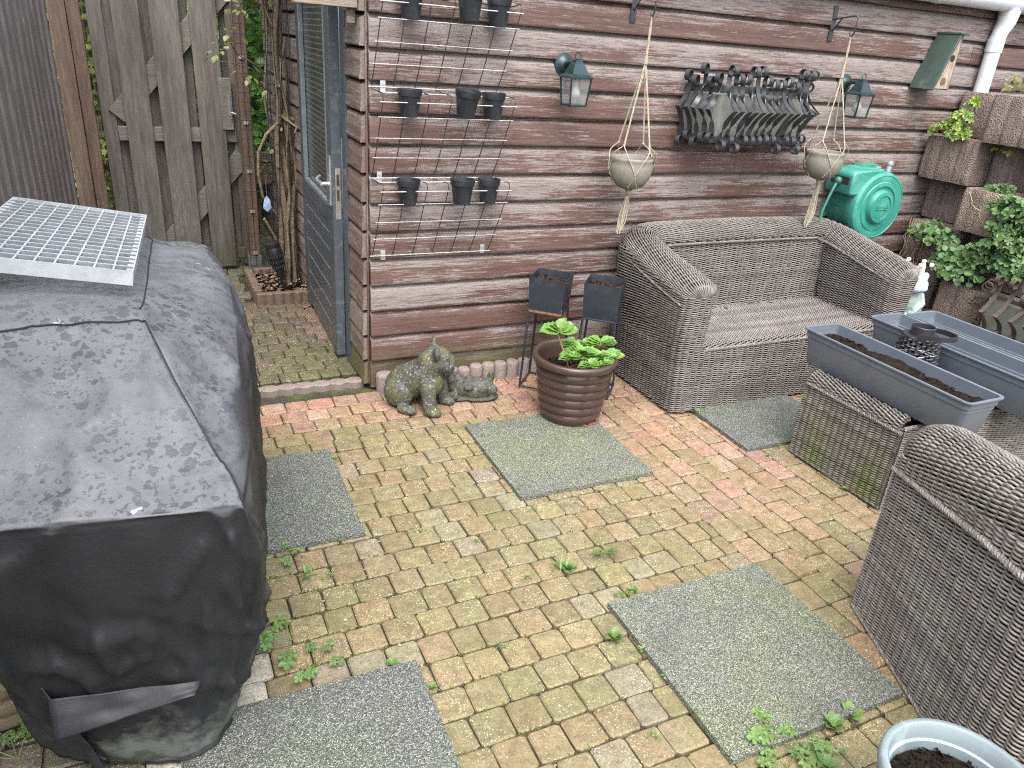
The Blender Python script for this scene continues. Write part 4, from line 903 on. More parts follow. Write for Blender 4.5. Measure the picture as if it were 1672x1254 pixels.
# ---------------------------------------------------------------- brackets and macrame hangers
IRON = simple('black wrought iron', (.062, .064, .070), .38, .4, var=.35, scale=25, bump=.25, bd=.003)
ROPE = simple('cotton rope', (.36, .32, .245), .9, var=.3, scale=60, bump=.3)
CLAY = simple('grey clay pot', (.20, .184, .156), .8, var=.2, scale=18, bump=.35, bd=.003, dirt=(.14, .14, .10), dscale=9)
MOSS = simple('moss', (.15, .175, .03), .95, var=.6, scale=80, bump=1.0, bd=.01)
def hanger(x, z, px, rim, drop, lb, lp, lh, hookx, mossy):
    t = thing('wall_bracket', lb, 'bracket', (x, 0, z), 'black iron brackets on the shed wall')
    hz = z - .045
    m = MB(); m.box2((x - .0145, -.029, z - .15), (x + .0145, -.0235, z + .02)); m.obj('back_strap', IRON, t, bevel=.001)
    m = MB(); m.tube([(x, -.028, hz), (hookx, -.20, hz + .012), (hookx, -.232, hz + .012), (hookx, -.240, hz), (hookx, -.238, hz - .055), (hookx, -.228, hz - .078), (hookx, -.212, hz - .076), (hookx, -.208, hz - .062)], .0038, 8); m.obj('arm', IRON, t)
    m = MB(); m.tube([(x, -.028, z - .10), (x + (hookx - x) * .35, -.10, hz + .002)], .0034, 8); m.obj('stay', IRON, t)
    hy = -.222; top = Vector((hookx, hy, hz - .078)); knot = Vector((hookx + (px - hookx) * .15, hy, hz - .255))
    h = thing('rope_hanger', lh, 'plant hanger', tuple(top), 'macrame rope hangers under the brackets')
    rr = random.Random(int(x * 100)); R_ = .105; c = Vector((px, hy, rim)); bot = Vector((px + .005, hy, rim - .142))
    m = MB()
    for k in range(8): a = 2 * PI * k / 8; m.tube([top + Vector((0, 0, .004)), top + Vector((.0045 * math.cos(a), .0045 * math.sin(a), -.06)), top.lerp(knot, .6) + Vector((.0035 * math.cos(a + 1), .0035 * math.sin(a + 1), 0)), knot + Vector((.004 * math.cos(a), .004 * math.sin(a), 0))], .0019, 6)
    m.tube([knot + Vector((0, 0, -.016)), knot + Vector((0, 0, .016))], .009, 10); m.obj('top_cord', ROPE, h)
    A = [R(25 + 90 * i) for i in range(4)]
    for i, a in enumerate(A):
        e = c + Vector((R_ * .80 * math.cos(a), R_ * .80 * math.sin(a), .065)); m = MB()
        for s in (-1, 1): m.tube([knot + Vector((s * .003, 0, -.01)), knot.lerp(e, .5) + Vector((s * .004, .003 * s, 0)), e + Vector((s * .002, 0, 0))], .0022, 6)
        m.ball(e, .006, nu=8, nv=6)
        for s in (-1, 1):
            a2 = a + s * R(45); lw = [e]
            for q in range(1, 9):
                f = q / 8; aa = a + (a2 - a) * f; zz = .065 + (-.005 - .065) * f if f < .35 else .04 - .10 * (f - .35) / .65
                rad = R_ * (.80 + .25 * min(f * 2.4, 1)) if zz > -.0 else R_ * (1.03 - .05 * f); lw.append(c + Vector((rad * math.cos(aa), rad * math.sin(aa), zz)))
            low = c + Vector((R_ * .95 * math.cos(a2), R_ * .95 * math.sin(a2), -.065)); lw[-1] = low
            lw += [c + Vector((R_ * .70 * math.cos(a2 + s * R(16)), R_ * .70 * math.sin(a2 + s * R(16)), -.118)), bot + Vector((.01 * math.cos(a2), .01 * math.sin(a2), 0))]
            m.tube(lw, .0023, 6)
        m.obj('cord', ROPE, h)
    m = MB(); m.lathe([(.001, .012), (.014, .008), (.016, -.006), (.012, -.02)], bot, 12); m.obj('bottom_knot', ROPE, h)
    m = MB()
    for k in range(11):
        a = rr.uniform(0, 6.28); q = rr.uniform(.004, .016); L = drop * rr.uniform(.85, 1.08); dx = -.02 * 1
        m.tube([bot + Vector((.006 * math.cos(a), .006 * math.sin(a), -.01)), bot + Vector((q * math.cos(a) + dx * .3, q * math.sin(a), -L * .4)), bot + Vector((q * 1.5 * math.cos(a + .5) + dx * .5, q * math.sin(a), -L * .75)), bot + Vector((q * .8 * math.cos(a + 1) + dx, q * math.sin(a), -L))], .0027, 6)
    m.obj('tassel', ROPE, h)
    p = thing('hanging_pot', lp, 'pot', (px, hy, rim - .13), 'round clay pots in the rope hangers')
    m = MB(); m.lathe([(.001, -.130), (.045, -.130), (.070, -.118), (.092, -.085), (.101, -.050), (.1005, -.025), (.097, -.010), (.100, -.002), (.100, .006), (.096, .010), (.091, .006), (.090, -.02), (.085, -.06), (.001, -.07)], (px, hy, rim), 36); m.obj('pot_shell', CLAY, p, angle=60)
    m = MB(); m.lathe([(.088, -.034), (.05, -.03), (.001, -.028)], (px, hy, rim), 24); m.obj('soil', SOIL, p)
    if mossy:
        m = MB(); q = random.Random(3)
        for _ in range(90): a = R(q.uniform(-28, 12)); zz = q.uniform(-.075, .02); d = rdir(q); leaf(m, (px + .102 * math.cos(a), hy + .102 * math.sin(a), rim + zz), d, (1, 0, .3), .016, 'oval', gcol(q, .4), q)
        m.obj('moss', MOSS, p, fix=False)
hanger(1.233, 1.845, 1.198, 1.120, .20, 'black iron wall bracket above the left hanging pot', 'round grey clay pot with moss on its rim in the left hanger', 'cream rope hanger left of the iron basket', 1.203, True)
hanger(2.468, 1.845, 2.417, 1.158, .24, 'black iron wall bracket left of the green bird box', 'round grey clay pot without moss hanging above the wicker sofa back', 'cream rope hanger in front of the right lantern', 2.405, False)

# ---------------------------------------------------------------- wrought iron baskets
LIN = simple('grey green liner board', (.165, .172, .152), .7, var=.2, scale=7, bump=.15, dirt=(.12, .13, .10))
RIRON = simple('rust brown iron', (.085, .065, .055), .6, .35, var=.4, scale=30, bump=.3, bd=.003)
def bar_path(z0, z1, tall, low, out0=.0, apex=.085):
    """profile (o, z): o outward from the basket's upright plane"""
    rc = .0235; zt = z1 + tall; zb = z0 - low; pts = []
    for i in range(15): a = R(-70 + 340 * (1 - i / 14)); pts.append((.024 + rc * math.cos(a) * 1.0 - .0, zt + rc * math.sin(a)))
    pts += [(.002, zt - .020), (.004, zt - .05)]
    zm = z0 + (z1 - z0) * .60
    for i in range(1, 9): f = i / 9; pts.append((.004 + (apex) * f ** 1.9, (zt - .05) + (zm - zt + .05) * f))
    pts.append((apex + .006, zm))
    for i in range(1, 12): f = i / 11; pts.append((apex + .004 - (apex - .004) * (1 - (1 - f) ** 1.8), zm + (zb + .03 - zm) * f))
    for i in range(14): a = R(190 - 330 * (i / 13) * -1 - 0); pts.append((.024 + rc * math.cos(a), zb + .004 + rc * math.sin(a)))
    return pts
def iron_basket(t, O, A, Nn, L, D, H, mat, nfront, nside, rs, lin=True, w=.0235):
    """O corner (bottom, left, front), A along, Nn outward"""
    O, A, Nn = Vector(O), Vector(A), Vector(Nn); Zv = Vector((0, 0, 1))
    def P(a, o, z): return O + A * a + Nn * o + Zv * z
    def one(a0, o0, along, outw, tall, low, twist):
        pr = bar_path(.03, H - .03, tall, low); pts = [O + A * a0 + Nn * o0 + outw * o + Zv * z for o, z in pr]; n = len(pts); sides = []
        for i in range(n):
            q = 0
            if twist:
                for cc in ((20 if False else 19.5), 31):
                    x = (i - cc) / 3.2; q += PI * (1 / (1 + math.exp(-x * 1.8)))
            tg = (pts[min(i + 1, n - 1)] - pts[max(i - 1, 0)]).normalized(); nn_ = tg.cross(along); sides.append(along * math.cos(q) + nn_ * math.sin(q))
        m = MB(); m.ribbon(pts, sides, w, .0045); m.obj('bar', mat, t, fix=False, angle=50)
    for i in range(nfront):
        one(L * (i + .5) / nfront, 0, A, Nn, rs.choice([.03, .035, .05, .085, .09]), rs.choice([.0, .005, .03, .045]), rs.random() < .7)
    SPL = .085
    dl_ = (Vector(-Nn) * D - A * SPL).normalized(); dr_ = (Vector(-Nn) * D + A * SPL).normalized(); DL = math.hypot(D, SPL)
    def side(base, along, outw, i):
        q = base + along * (DL * (i + .5) / nside) - O
        one(q.dot(A), q.dot(Nn), along, outw, rs.choice([.03, .05, .085]), rs.choice([.0, .03]), rs.random() < .6)
    for i in range(nside):
        side(O, dl_, (-A - Nn * -(SPL / D) * -1).normalized() if False else (-A * D + Nn * SPL).normalized(), i); side(O + A * L, dr_, (A * D + Nn * SPL).normalized(), i)
    for z, s in ((.03, .0), (H - .03, .0)):
        m = MB(); k = [P(0, s, z), P(L, s, z), P(L + SPL, -D, z), P(-SPL, -D, z)]
        for a, b2 in ((0, 1), (1, 2), (2, 3), (3, 0)): m.ribbon([k[a], k[b2]], Zv, .022, .006)
        m.obj('rail', mat, t)
    m = MB()
    for i in range(8): m.ribbon([P(L * (i + .5) / 8, 0, .02), P(L * (i + .5) / 8, -D, .02)], A, .018, .004)
    m.obj('floor_grid', mat, t)
    if lin:
        m = MB(); e = .006
        def slab(a, b2, c, d): m.add([a, b2, c, d], [(0, 1, 2, 3)])
        slab(P(e, -.008, .01), P(L - e, -.008, .01), P(L - e, -.008, H - .055), P(e, -.008, H - .055)); slab(P(e, -.008, .01), P(e - SPL, -D + e, .01), P(e - SPL, -D + e, H - .055), P(e, -.008, H - .055))
        slab(P(L - e, -.008, .01), P(L - e + SPL, -D + e, .01), P(L - e + SPL, -D + e, H - .055), P(L - e, -.008, H - .055)); slab(P(e - SPL, -D + e, .01), P(L - e + SPL, -D + e, .01), P(L - e + SPL, -D + e, H - .055), P(e - SPL, -D + e, H - .055))
        o = m.obj('liner', LIN, t, smooth=False); q = o.modifiers.new('thick', 'SOLIDIFY'); q.thickness = .004
bk = thing('iron_basket', 'black wrought iron planter basket with curled bars on the shed wall', 'planter basket', (1.9, -.03, 1.2))
iron_basket(bk, (1.668, -.215, 1.188), (1, 0, 0), (0, -1, 0), .535, .18, .285, IRON, 12, 5, random.Random(12))
bk2 = thing('iron_basket', 'rust brown wrought iron basket in front of the block wall', 'planter basket', (3.1, -1.15, .3))
iron_basket(bk2, (3.06, -.93, .335), (0, -1, 0), (-1, 0, 0), .62, .20, .25, RIRON, 8, 3, random.Random(5))

# ---------------------------------------------------------------- bird box
bb = thing('bird_box', 'green roofed wedge shaped wooden bird box on the shed wall', 'bird box', (3.22, -.03, 1.5))
BW = wood_paint('bare bird box wood', (.30, .22, .16), (.44, .35, .27), 2, .45, 12); BG = simple('dark green felt', (.040, .064, .052), .6, var=.2, scale=9, bump=.15, dirt=(.11, .145, .12), dscale=3.5)
m = MB(); m.prism([(3.195, 1.505), (3.32, 1.505), (3.32, 1.775), (3.283, 1.775)], 1, -.155, -.140); fp = m.obj('front', BW, bb, bevel=.002)
MX = Matrix.Rotation(R(90), 3, 'X')
m = MB(); m.lathe([(.0185, 0), (.001, .0008)], (3.288, -.1555, 1.665), 20, M=MX); m.obj('entrance_hole', DARKIN, fp)
m = MB(); m.lathe([(.020, .0), (.020, .002), (.001, .0025)], (3.262, -.1555, 1.545), 18, M=MX); m.obj('knot', simple('wood knot', (.13, .08, .055), .8), fp)
m = MB(); m.prism([(3.20, 1.505), (3.32, 1.505), (3.32, 1.775), (3.284, 1.775)], 1, -.139, -.026); m.obj('body', BW, bb, bevel=.002)
m = MB(); m.prism([(3.3205, 1.50), (3.334, 1.50), (3.334, 1.79), (3.3205, 1.79)], 1, -.150, -.026); m.obj('side_board', wood_paint('dark side board', (.10, .085, .07), (.2, .17, .14), 2, .6, 12), bb, bevel=.002)
m = MB(); m.prism([(3.160, 1.500), (3.173, 1.494), (3.286, 1.782), (3.274, 1.790)], 1, -.178, -.026); m.obj('roof', BG, bb, bevel=.002)
m = MB(); m.prism([(3.268, 1.786), (3.338, 1.786), (3.338, 1.797), (3.268, 1.797)], 1, -.182, -.026); m.obj('top_cap', BG, bb, bevel=.002)

# ---------------------------------------------------------------- hose reel
HG = simple('teal green plastic', (.036, .225, .172), .42, var=.14, scale=5, bump=.08, dirt=(.075, .28, .22), dscale=9)
HGD = simple('teal hose', (.03, .20, .14), .4, bump=.05); HGR = simple('grey fitting', (.22, .25, .26), .45)
hr = thing('hose_reel', 'teal green wall mounted garden hose reel behind the sofa', 'hose reel', (2.88, -.05, .85))
cxr, czr, RR = 2.905, .868, .195
m = MB(); m.lathe([(.001, .02), (RR * .86, .02), (RR * .90, .028), (RR * .93, .09), (RR * .93, .1), (RR * .955, .102), (RR * .965, .17), (RR * 1.0, .185), (RR, .225), (RR * .97, .242), (RR * .90, .250), (RR * .89, .247), (RR * .80, .249), (RR * .72, .247), (RR * .70, .252), (RR * .60, .254), (RR * .585, .247), (RR * .50, .244), (RR * .47, .262), (RR * .44, .272), (RR * .34, .274), (RR * .33, .268), (RR * .315, .270), (.001, .272)], (cxr, 0, czr), 64, M=MX); m.obj('drum', HG, hr, angle=25)
m = MB()
for i in range(9): a = R(-110 + 0); m.box2((cxr - .045 + i * .0105, -.275, czr - .006 + .006 * math.sin(i * 1.9)), (cxr - .039 + i * .0105, -.2715, czr + .012 + .004 * math.cos(i * 2.3)))
m.box2((cxr - .046, -.275, czr - .012), (cxr + .05, -.2715, czr - .009)); m.obj('embossed_mark', HG, hr, bevel=.0008)
m = MB(); bv = .018; m.prism([(2.665 + bv, 1.062), (2.88, 1.075), (2.93, 1.055), (2.93, .93), (2.668, .930), (2.662, .945), (2.662, 1.045)], 1, -.235, -.045); m.obj('housing', HG, hr, bevel=.010)
m = MB(); m.box2((2.6605, -.21, .985), (2.70, -.085, 1.026)); m.obj('outlet_slot', DARKIN, hr, smooth=False)
m = MB(); m.ball((2.650, -.145, 1.0), .022, nu=16, nv=10); m.obj('hose_stop', simple('dark teal', (.03, .14, .11), .5), hr)
m = MB(); m.tube([(2.645, -.145, .995), (2.622, -.150, .96), (2.597, -.152, .90), (2.580, -.15, .84), (2.575, -.15, .78), (2.575, -.15, .70)], .0085, 10); m.obj('hose', HGD, hr)
m = MB(); m.tube([(2.575, -.15, .775), (2.575, -.15, .69)], .012, 10); m.obj('hose_connector', HGR, hr)
m = MB(); m.box2((cxr - RR * .985, -.085, czr - .012), (cxr - RR * .90, -.165, czr - .003)); m.obj('rib', HG, hr, bevel=.003)
m = MB(); m.tube([(2.95, -.12, 1.062), (3.01, -.10, 1.060)], .011, 10); m.tube([(3.05, -.13, 1.03), (3.06, -.12, 1.075)], .016, 12); m.ball((3.062, -.12, 1.085), .021, nu=12, nv=8); m.obj('inlet_fitting', HGR, hr)
m = MB(); m.box2((2.78, -.20, .62), (2.83, -.03, .72)); m.box2((2.86, -.10, .6), (3.0, -.025, 1.08)); m.obj('wall_bracket_plate', HGD, hr, bevel=.004)
# ---------------------------------------------------------------- wicker
def m_wicker(name, tone=1.0):
    n = N(name); v = n.wpos(); t = n.attr()
    c = n.mix(n.ramp(n.noise(n.map(v, (1, 1, 1)), 7, 4, .6), [(.3, 0.), (.7, 1.)]), tuple(x * tone for x in (.118, .104, .094)), tuple(x * tone for x in (.178, .163, .149)))
    c = n.mix(1.0, c, t, 'MULTIPLY')
    return n.fin(c, .46, n.bump(n.noise(v, 300, 2), .2, .001), spec=.5)
WICK = m_wicker('grey brown wicker'); WICKB = m_wicker('near wicker', 1.25)
WBACK = simple('wicker shade side', (.012, .010, .009), .9, bump=.4, scale=60)  # near-black sheet behind the strands paints the shade in the gaps
STAKE = simple('wicker stake', (.075, .065, .056), .6, bump=0)
def weave(name, S, U, Vv, parent, pu=.030, pv=.0068, r=.0036, mat=None, amp=.0062, seed=0, n=5, backing=True, flatten=1.0, green=None, nu_per=4, vary=.09, face=None, cfun=None, along=False):
    """real interlaced strands over the surface S(u, v), u and v in 0..1 (numpy arrays in, (...,3) out)"""
    rg = np.random.default_rng(seed); K = max(int(round(U / pu)), 2); ns = K * nu_per + 1; nr_ = max(int(round(Vv / pv)), 2)
    u = np.linspace(0, 1, ns); v = (np.arange(nr_) + .5) / nr_; Ug, Vg = np.meshgrid(u, v)
    e = 1e-3; c = S(Ug, Vg); du = S(np.clip(Ug + e, 0, 1), Vg) - S(np.clip(Ug - e, 0, 1), Vg); dv = S(Ug, np.clip(Vg + e, 0, 1)) - S(Ug, np.clip(Vg - e, 0, 1))
    du /= np.linalg.norm(du, axis=-1, keepdims=True) + 1e-12; nrm = np.cross(du, dv); nrm /= np.linalg.norm(nrm, axis=-1, keepdims=True) + 1e-12; tv = np.cross(nrm, du)
    sg_ = 1.0
    if cfun is not None: sg_ = np.sign(np.sum(nrm * (c - cfun(Ug if along else Vg)), axis=-1).mean())
    elif face is not None: sg_ = np.sign((nrm.reshape(-1, 3).mean(0) * np.array(face)).sum())
    nrm = nrm * sg_
    ph = (np.arange(nr_) % 2)[:, None] * PI
    wob = rg.normal(0, 1, (nr_, 1)) * .0006
    off = amp * np.cos(PI * Ug * K + ph) + rg.normal(0, .0003, Ug.shape)
    sag = pv * .22 * np.sin(PI * Ug * K * 1.0 + ph) + wob
    c2 = c + nrm * off[..., None] + tv * sag[..., None]
    a = 2 * PI * np.arange(n) / n
    ring = c2[:, :, None, :] + r * (np.cos(a)[None, None, :, None] * nrm[:, :, None, :] * flatten + np.sin(a)[None, None, :, None] * tv[:, :, None, :])
    Vt = ring.reshape(-1, 3); idx = np.arange(nr_ * ns * n).reshape(nr_, ns, n); i2 = np.roll(idx, -1, 2)
    F = np.stack([idx[:, :-1], i2[:, :-1], i2[:, 1:], idx[:, 1:]], -1).reshape(-1, 4)
    tone = 1 + rg.normal(0, vary, (nr_, 1, 1)) + .10 * np.sin(np.arange(nr_) * .37)[:, None, None]
    tone = tone * (1 + rg.normal(0, .05, (nr_, ns - 1, 1))); tone = np.clip(tone, .45, 1.6)
    cols = np.repeat(np.repeat(tone, n, 2).reshape(-1, 1), 3, 1)
    if green is not None:
        zc = np.repeat((c[:, :-1, 2] + c[:, 1:, 2])[..., None] * .5, n, 2).reshape(-1); g_ = np.clip((green - zc) / green, 0, 1) * .65
        gx = np.repeat(np.sin(c[:, :-1, 1] * 23)[..., None] * .5 + .5, n, 2).reshape(-1); g_ = (g_ * gx)[:, None]
        cols = cols * (1 - g_) + cols * np.array([.95, 1.35, .30]) * g_
    o = npmesh(name, Vt, F, mat or WICK, parent, cols)
    if backing:
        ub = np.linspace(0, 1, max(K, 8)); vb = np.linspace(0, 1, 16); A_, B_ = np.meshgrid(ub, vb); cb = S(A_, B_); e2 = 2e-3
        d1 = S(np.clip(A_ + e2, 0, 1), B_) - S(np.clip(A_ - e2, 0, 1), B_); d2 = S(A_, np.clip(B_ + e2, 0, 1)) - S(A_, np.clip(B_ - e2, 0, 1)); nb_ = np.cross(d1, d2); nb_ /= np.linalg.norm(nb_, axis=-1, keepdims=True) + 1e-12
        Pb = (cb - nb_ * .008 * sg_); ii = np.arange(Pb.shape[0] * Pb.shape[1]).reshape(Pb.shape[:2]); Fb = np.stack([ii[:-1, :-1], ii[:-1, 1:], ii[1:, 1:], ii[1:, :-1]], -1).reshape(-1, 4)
        npmesh('gap_shade_sheet', Pb.reshape(-1, 3), Fb, WBACK, o)
    return o
def plane(o, a, b):
    o, a, b = map(np.array, (o, a, b)); o = o.astype(float)
    return lambda u, v: o + u[..., None] * a + v[..., None] * b
def coons(p00, p10, p11, p01):
    p00, p10, p11, p01 = [np.array(p, float) for p in (p00, p10, p11, p01)]
    return lambda u, v: (p00 * (1 - u)[..., None] + p10 * u[..., None]) * (1 - v)[..., None] + (p01 * (1 - u)[..., None] + p11 * u[..., None]) * v[..., None]
def braid(m, pts, r=.006, turns=.03):
    pts = [Vector(p) for p in pts]; L = sum((pts[i + 1] - pts[i]).length for i in range(len(pts) - 1)); N_ = int(L / .006); 
    cum = [0]
    for i in range(len(pts) - 1): cum.append(cum[-1] + (pts[i + 1] - pts[i]).length)
    def at(s):
        for i in range(len(pts) - 1):
            if s <= cum[i + 1] + 1e-9: return pts[i].lerp(pts[i + 1], (s - cum[i]) / max(cum[i + 1] - cum[i], 1e-9)), (pts[i + 1] - pts[i]).normalized()
        return pts[-1], (pts[-1] - pts[-2]).normalized()
    for k in range(3):
        o = []
        for i in range(N_ + 1):
            s = L * i / N_; p, t = at(s); n_ = t.cross(Vector((0, 0, 1))); n_ = n_.normalized() if n_.length > .1 else Vector((1, 0, 0)); b_ = t.cross(n_); a = 2 * PI * (s / turns + k / 3)
            o.append(p + n_ * math.cos(a) * r * .8 + b_ * math.sin(a) * r * .8)
        m.tube(o, r * .62, 5)
def smoothpath(pts, n=6):
    P = [Vector(p) for p in pts]; o = []
    for i in range(len(P) - 1):
        for j in range(n): o.append(catmull(P, i + j / n, False))
    return o + [P[-1]]
def path_fn(pts):
    """arc-length curve through points -> function of numpy array in 0..1"""
    P = np.array([tuple(p) for p in smoothpath(pts, 10)]); s = np.r_[0, np.cumsum(np.linalg.norm(np.diff(P, axis=0), axis=1))]; L = s[-1]; s /= L
    return (lambda t: np.stack([np.interp(t, s, P[:, k]) for k in range(3)], -1)), L
def roll(name, pts, parent, rx, rz, a0, a1, seed=0, pu=.026, pv=.0075, mat=None, r=.0036, green=None, dome=(0, 0), vary=.09):
    """padded wicker roll along pts: the strands run over the roll (u goes round, v goes along); its ends may close in a dome"""
    f, L = path_fn(pts)
    def S(u, v):
        c = f(v); e = 1e-3; t = f(np.clip(v + e, 0, 1)) - f(np.clip(v - e, 0, 1)); t /= np.linalg.norm(t, axis=-1, keepdims=True) + 1e-9
        h = np.cross(t, np.array([0, 0, 1.])); h /= np.linalg.norm(h, axis=-1, keepdims=True) + 1e-9; up = np.cross(h, t); a = (a0 + (a1 - a0) * u)[..., None]
        k = np.ones_like(v)
        if dome[0]: k = k * np.sqrt(np.clip(1 - np.clip(1 - v * L / dome[0], 0, 1) ** 2, .02, 1))
        if dome[1]: k = k * np.sqrt(np.clip(1 - np.clip(1 - (1 - v) * L / dome[1], 0, 1) ** 2, .02, 1))
        return c + (h * np.cos(a) * rx + up * np.sin(a) * rz) * k[..., None]
    return weave(name, lambda u, v: S(v, u), L, abs(a1 - a0) * (rx + rz) / 2, parent, pu, pv, r, mat, .0058, seed, 5, True, green=green, cfun=lambda u: f(u), vary=vary, along=True)

sofa = thing('wicker_loveseat', 'grey brown wicker two seat sofa with rolled arms against the shed', 'sofa', (2.0, -.4, 0))
x0, x1, yf, yb = 1.285, 2.735, -.705, -.065; zs_ = .335
PU, PV, RS = .0320, .0056, .0036
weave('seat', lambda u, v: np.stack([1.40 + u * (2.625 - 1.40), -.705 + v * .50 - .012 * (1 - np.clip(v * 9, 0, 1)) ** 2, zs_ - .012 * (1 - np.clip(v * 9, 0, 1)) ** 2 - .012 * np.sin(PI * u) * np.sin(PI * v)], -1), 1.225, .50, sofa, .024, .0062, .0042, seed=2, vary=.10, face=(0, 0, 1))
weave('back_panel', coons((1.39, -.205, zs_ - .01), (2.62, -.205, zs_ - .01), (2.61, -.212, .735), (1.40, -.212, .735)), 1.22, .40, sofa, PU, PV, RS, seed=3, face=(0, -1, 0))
MXS = 4.01
def tx_(x, sg): return x if sg > 0 else MXS - x
# skirt: one continuous band round the left side, the front and the right side
def mir(P): return P + [(MXS - p[0],) + tuple(p[1:]) for p in P[::-1]]
sk0 = mir([(1.6, -.05), (1.40, -.055), (1.325, -.095), (1.288, -.16), (1.284, -.30), (1.284, -.60), (1.287, -.675), (1.310, -.706), (1.36, -.712), (1.7, -.714)])
sk1 = mir([(1.6, -.042), (1.39, -.048), (1.312, -.092), (1.268, -.16), (1.263, -.30), (1.263, -.62), (1.267, -.688), (1.290, -.718), (1.36, -.724), (1.7, -.726)])
fa, La = path_fn([(p[0], p[1], .012) for p in sk0]); fb, _ = path_fn([(p[0], p[1], .335) for p in sk1])
weave('skirt_panel', lambda u, v: fa(u) * (1 - v)[..., None] + fb(u) * v[..., None], La, .325, sofa, PU, PV, RS, seed=1, face=(0, -1, 0))
for sg in (1, -1):
    T_ = lambda P: [(tx_(p[0], sg), p[1], p[2]) for p in P]
    lo = T_([(1.6, -.042, .335), (1.39, -.048, .335), (1.312, -.092, .335), (1.268, -.16, .335), (1.263, -.30, .335), (1.263, -.62, .335), (1.267, -.688, .335), (1.290, -.718, .335), (1.335, -.725, .335), (1.378, -.718, .335), (1.400, -.690, .335), (1.404, -.62, .335), (1.402, -.40, .335), (1.402, -.24, .335)])
    hi = T_([(1.6, -.034, .722), (1.38, -.040, .712), (1.298, -.085, .704), (1.247, -.16, .700), (1.240, -.30, .675), (1.237, -.60, .622), (1.241, -.692, .606), (1.268, -.728, .602), (1.330, -.736, .60), (1.393, -.728, .602), (1.421, -.692, .606), (1.424, -.60, .622), (1.420, -.40, .655), (1.424, -.22, .692)])
    f1, L1 = path_fn(lo); f2, _ = path_fn(hi)
    weave('arm_panel', (lambda f1, f2: lambda u, v: f1(u) * (1 - v)[..., None] + f2(u) * v[..., None])(f1, f2), L1, .28, sofa, PU, PV, RS, seed=5 if sg > 0 else 6, face=(0, 1, 0))
armL = [(1.331, -.726, .592), (1.331, -.700, .604), (1.331, -.60, .624), (1.331, -.45, .650), (1.333, -.32, .676), (1.342, -.205, .698), (1.372, -.152, .712), (1.43, -.131, .722), (1.54, -.128, .726)]
spine = armL + [(1.8, -.128, .730), (2.005, -.128, .732), (2.21, -.128, .730)] + [(MXS - p[0], p[1], p[2]) for p in armL][::-1]
roll('top_roll', spine, sofa, .089, .062, R(192), R(-12), seed=11, pu=.032, pv=.0056, r=.0037, dome=(.035, .035))
m = MB(); braid(m, smoothpath([(1.424, -.69, .580), (1.426, -.5, .62), (1.424, -.33, .655), (1.47, -.226, .685), (1.6, -.221, .698), (2.4, -.221, .698), (2.54, -.226, .685), (2.586, -.33, .655), (2.584, -.5, .62), (2.586, -.69, .580)], 5), .006); m.obj('braid_trim', WICK, sofa)
for sg in (1, -1):
    m = MB(); braid(m, smoothpath([(tx_(p[0], sg), p[1], p[2]) for p in [(1.237, -.70, .560), (1.234, -.52, .592), (1.240, -.3, .635), (1.252, -.15, .662)]], 5), .0045); m.obj('braid_trim', WICK, sofa)
m = MB(); braid(m, [(1.41, -.727, zs_ - .002), (2.60, -.727, zs_ - .002)], .007); m.obj('braid_trim', WICK, sofa)
m = MB()
for x, y in ((1.36, -.62), (2.66, -.62), (1.36, -.1), (2.66, -.1)): m.box2((x - .02, y - .02, 0), (x + .02, y + .02, .03))
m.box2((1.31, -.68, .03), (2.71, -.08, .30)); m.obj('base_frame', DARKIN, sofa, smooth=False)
r = random.Random(9); m = MB()
for _ in range(40): leaf(m, (2.0 + r.uniform(-.2, .45), -.20 + r.gauss(0, .02), zs_ + .008), (r.uniform(-1, 1), r.uniform(-1, 1), .1), (0, 0, 1), r.uniform(.015, .035), 'oval', (r.uniform(.5, 1.4),) * 3, r)
tag(m.obj('leaf_litter', DEAD, base=(2.1, -.2, zs_), fix=False), 'dry leaf litter along the back of the sofa seat', 'litter', kind='stuff')

table = thing('wicker_table', 'low wicker table carrying the three grey planter boxes', 'table', (2.05, -1.42, 0))
tx0, tx1, ty0, ty1, tz = 1.60, 2.56, -1.655, -1.175, .395
weave('side_panel', coons((tx0, ty1, .012), (tx0, ty0, .012), (tx0, ty0, tz - .035), (tx0, ty1, tz - .035)), ty1 - ty0, tz, table, .032, .0056, .0040, seed=21, green=.30, face=(-1, 0, 0))
weave('front_panel', coons((tx0, ty0, .012), (tx1, ty0, .012), (tx1, ty0, tz - .035), (tx0, ty0, tz - .035)), tx1 - tx0, tz, table, .032, .0056, .0040, seed=22, face=(0, -1, 0))
weave('back_panel', coons((tx1, ty1, .012), (tx0, ty1, .012), (tx0, ty1, tz - .035), (tx1, ty1, tz - .035)), tx1 - tx0, tz, table, .032, .0056, .0040, seed=23, face=(0, 1, 0))
weave('side_panel', coons((tx1, ty0, .012), (tx1, ty1, .012), (tx1, ty1, tz - .035), (tx1, ty0, tz - .035)), ty1 - ty0, tz, table, .032, .0056, .0040, seed=24, face=(1, 0, 0))
weave('top_panel', lambda u, v: np.stack([tx0 + .06 + v * (tx1 - tx0 - .12), ty0 + .012 + u * (ty1 - ty0 - .024), tz + 0 * u], -1)[..., [0, 1, 2]], ty1 - ty0, tx1 - tx0 - .12, table, .032, .0058, .0038, seed=25, face=(0, 0, 1))
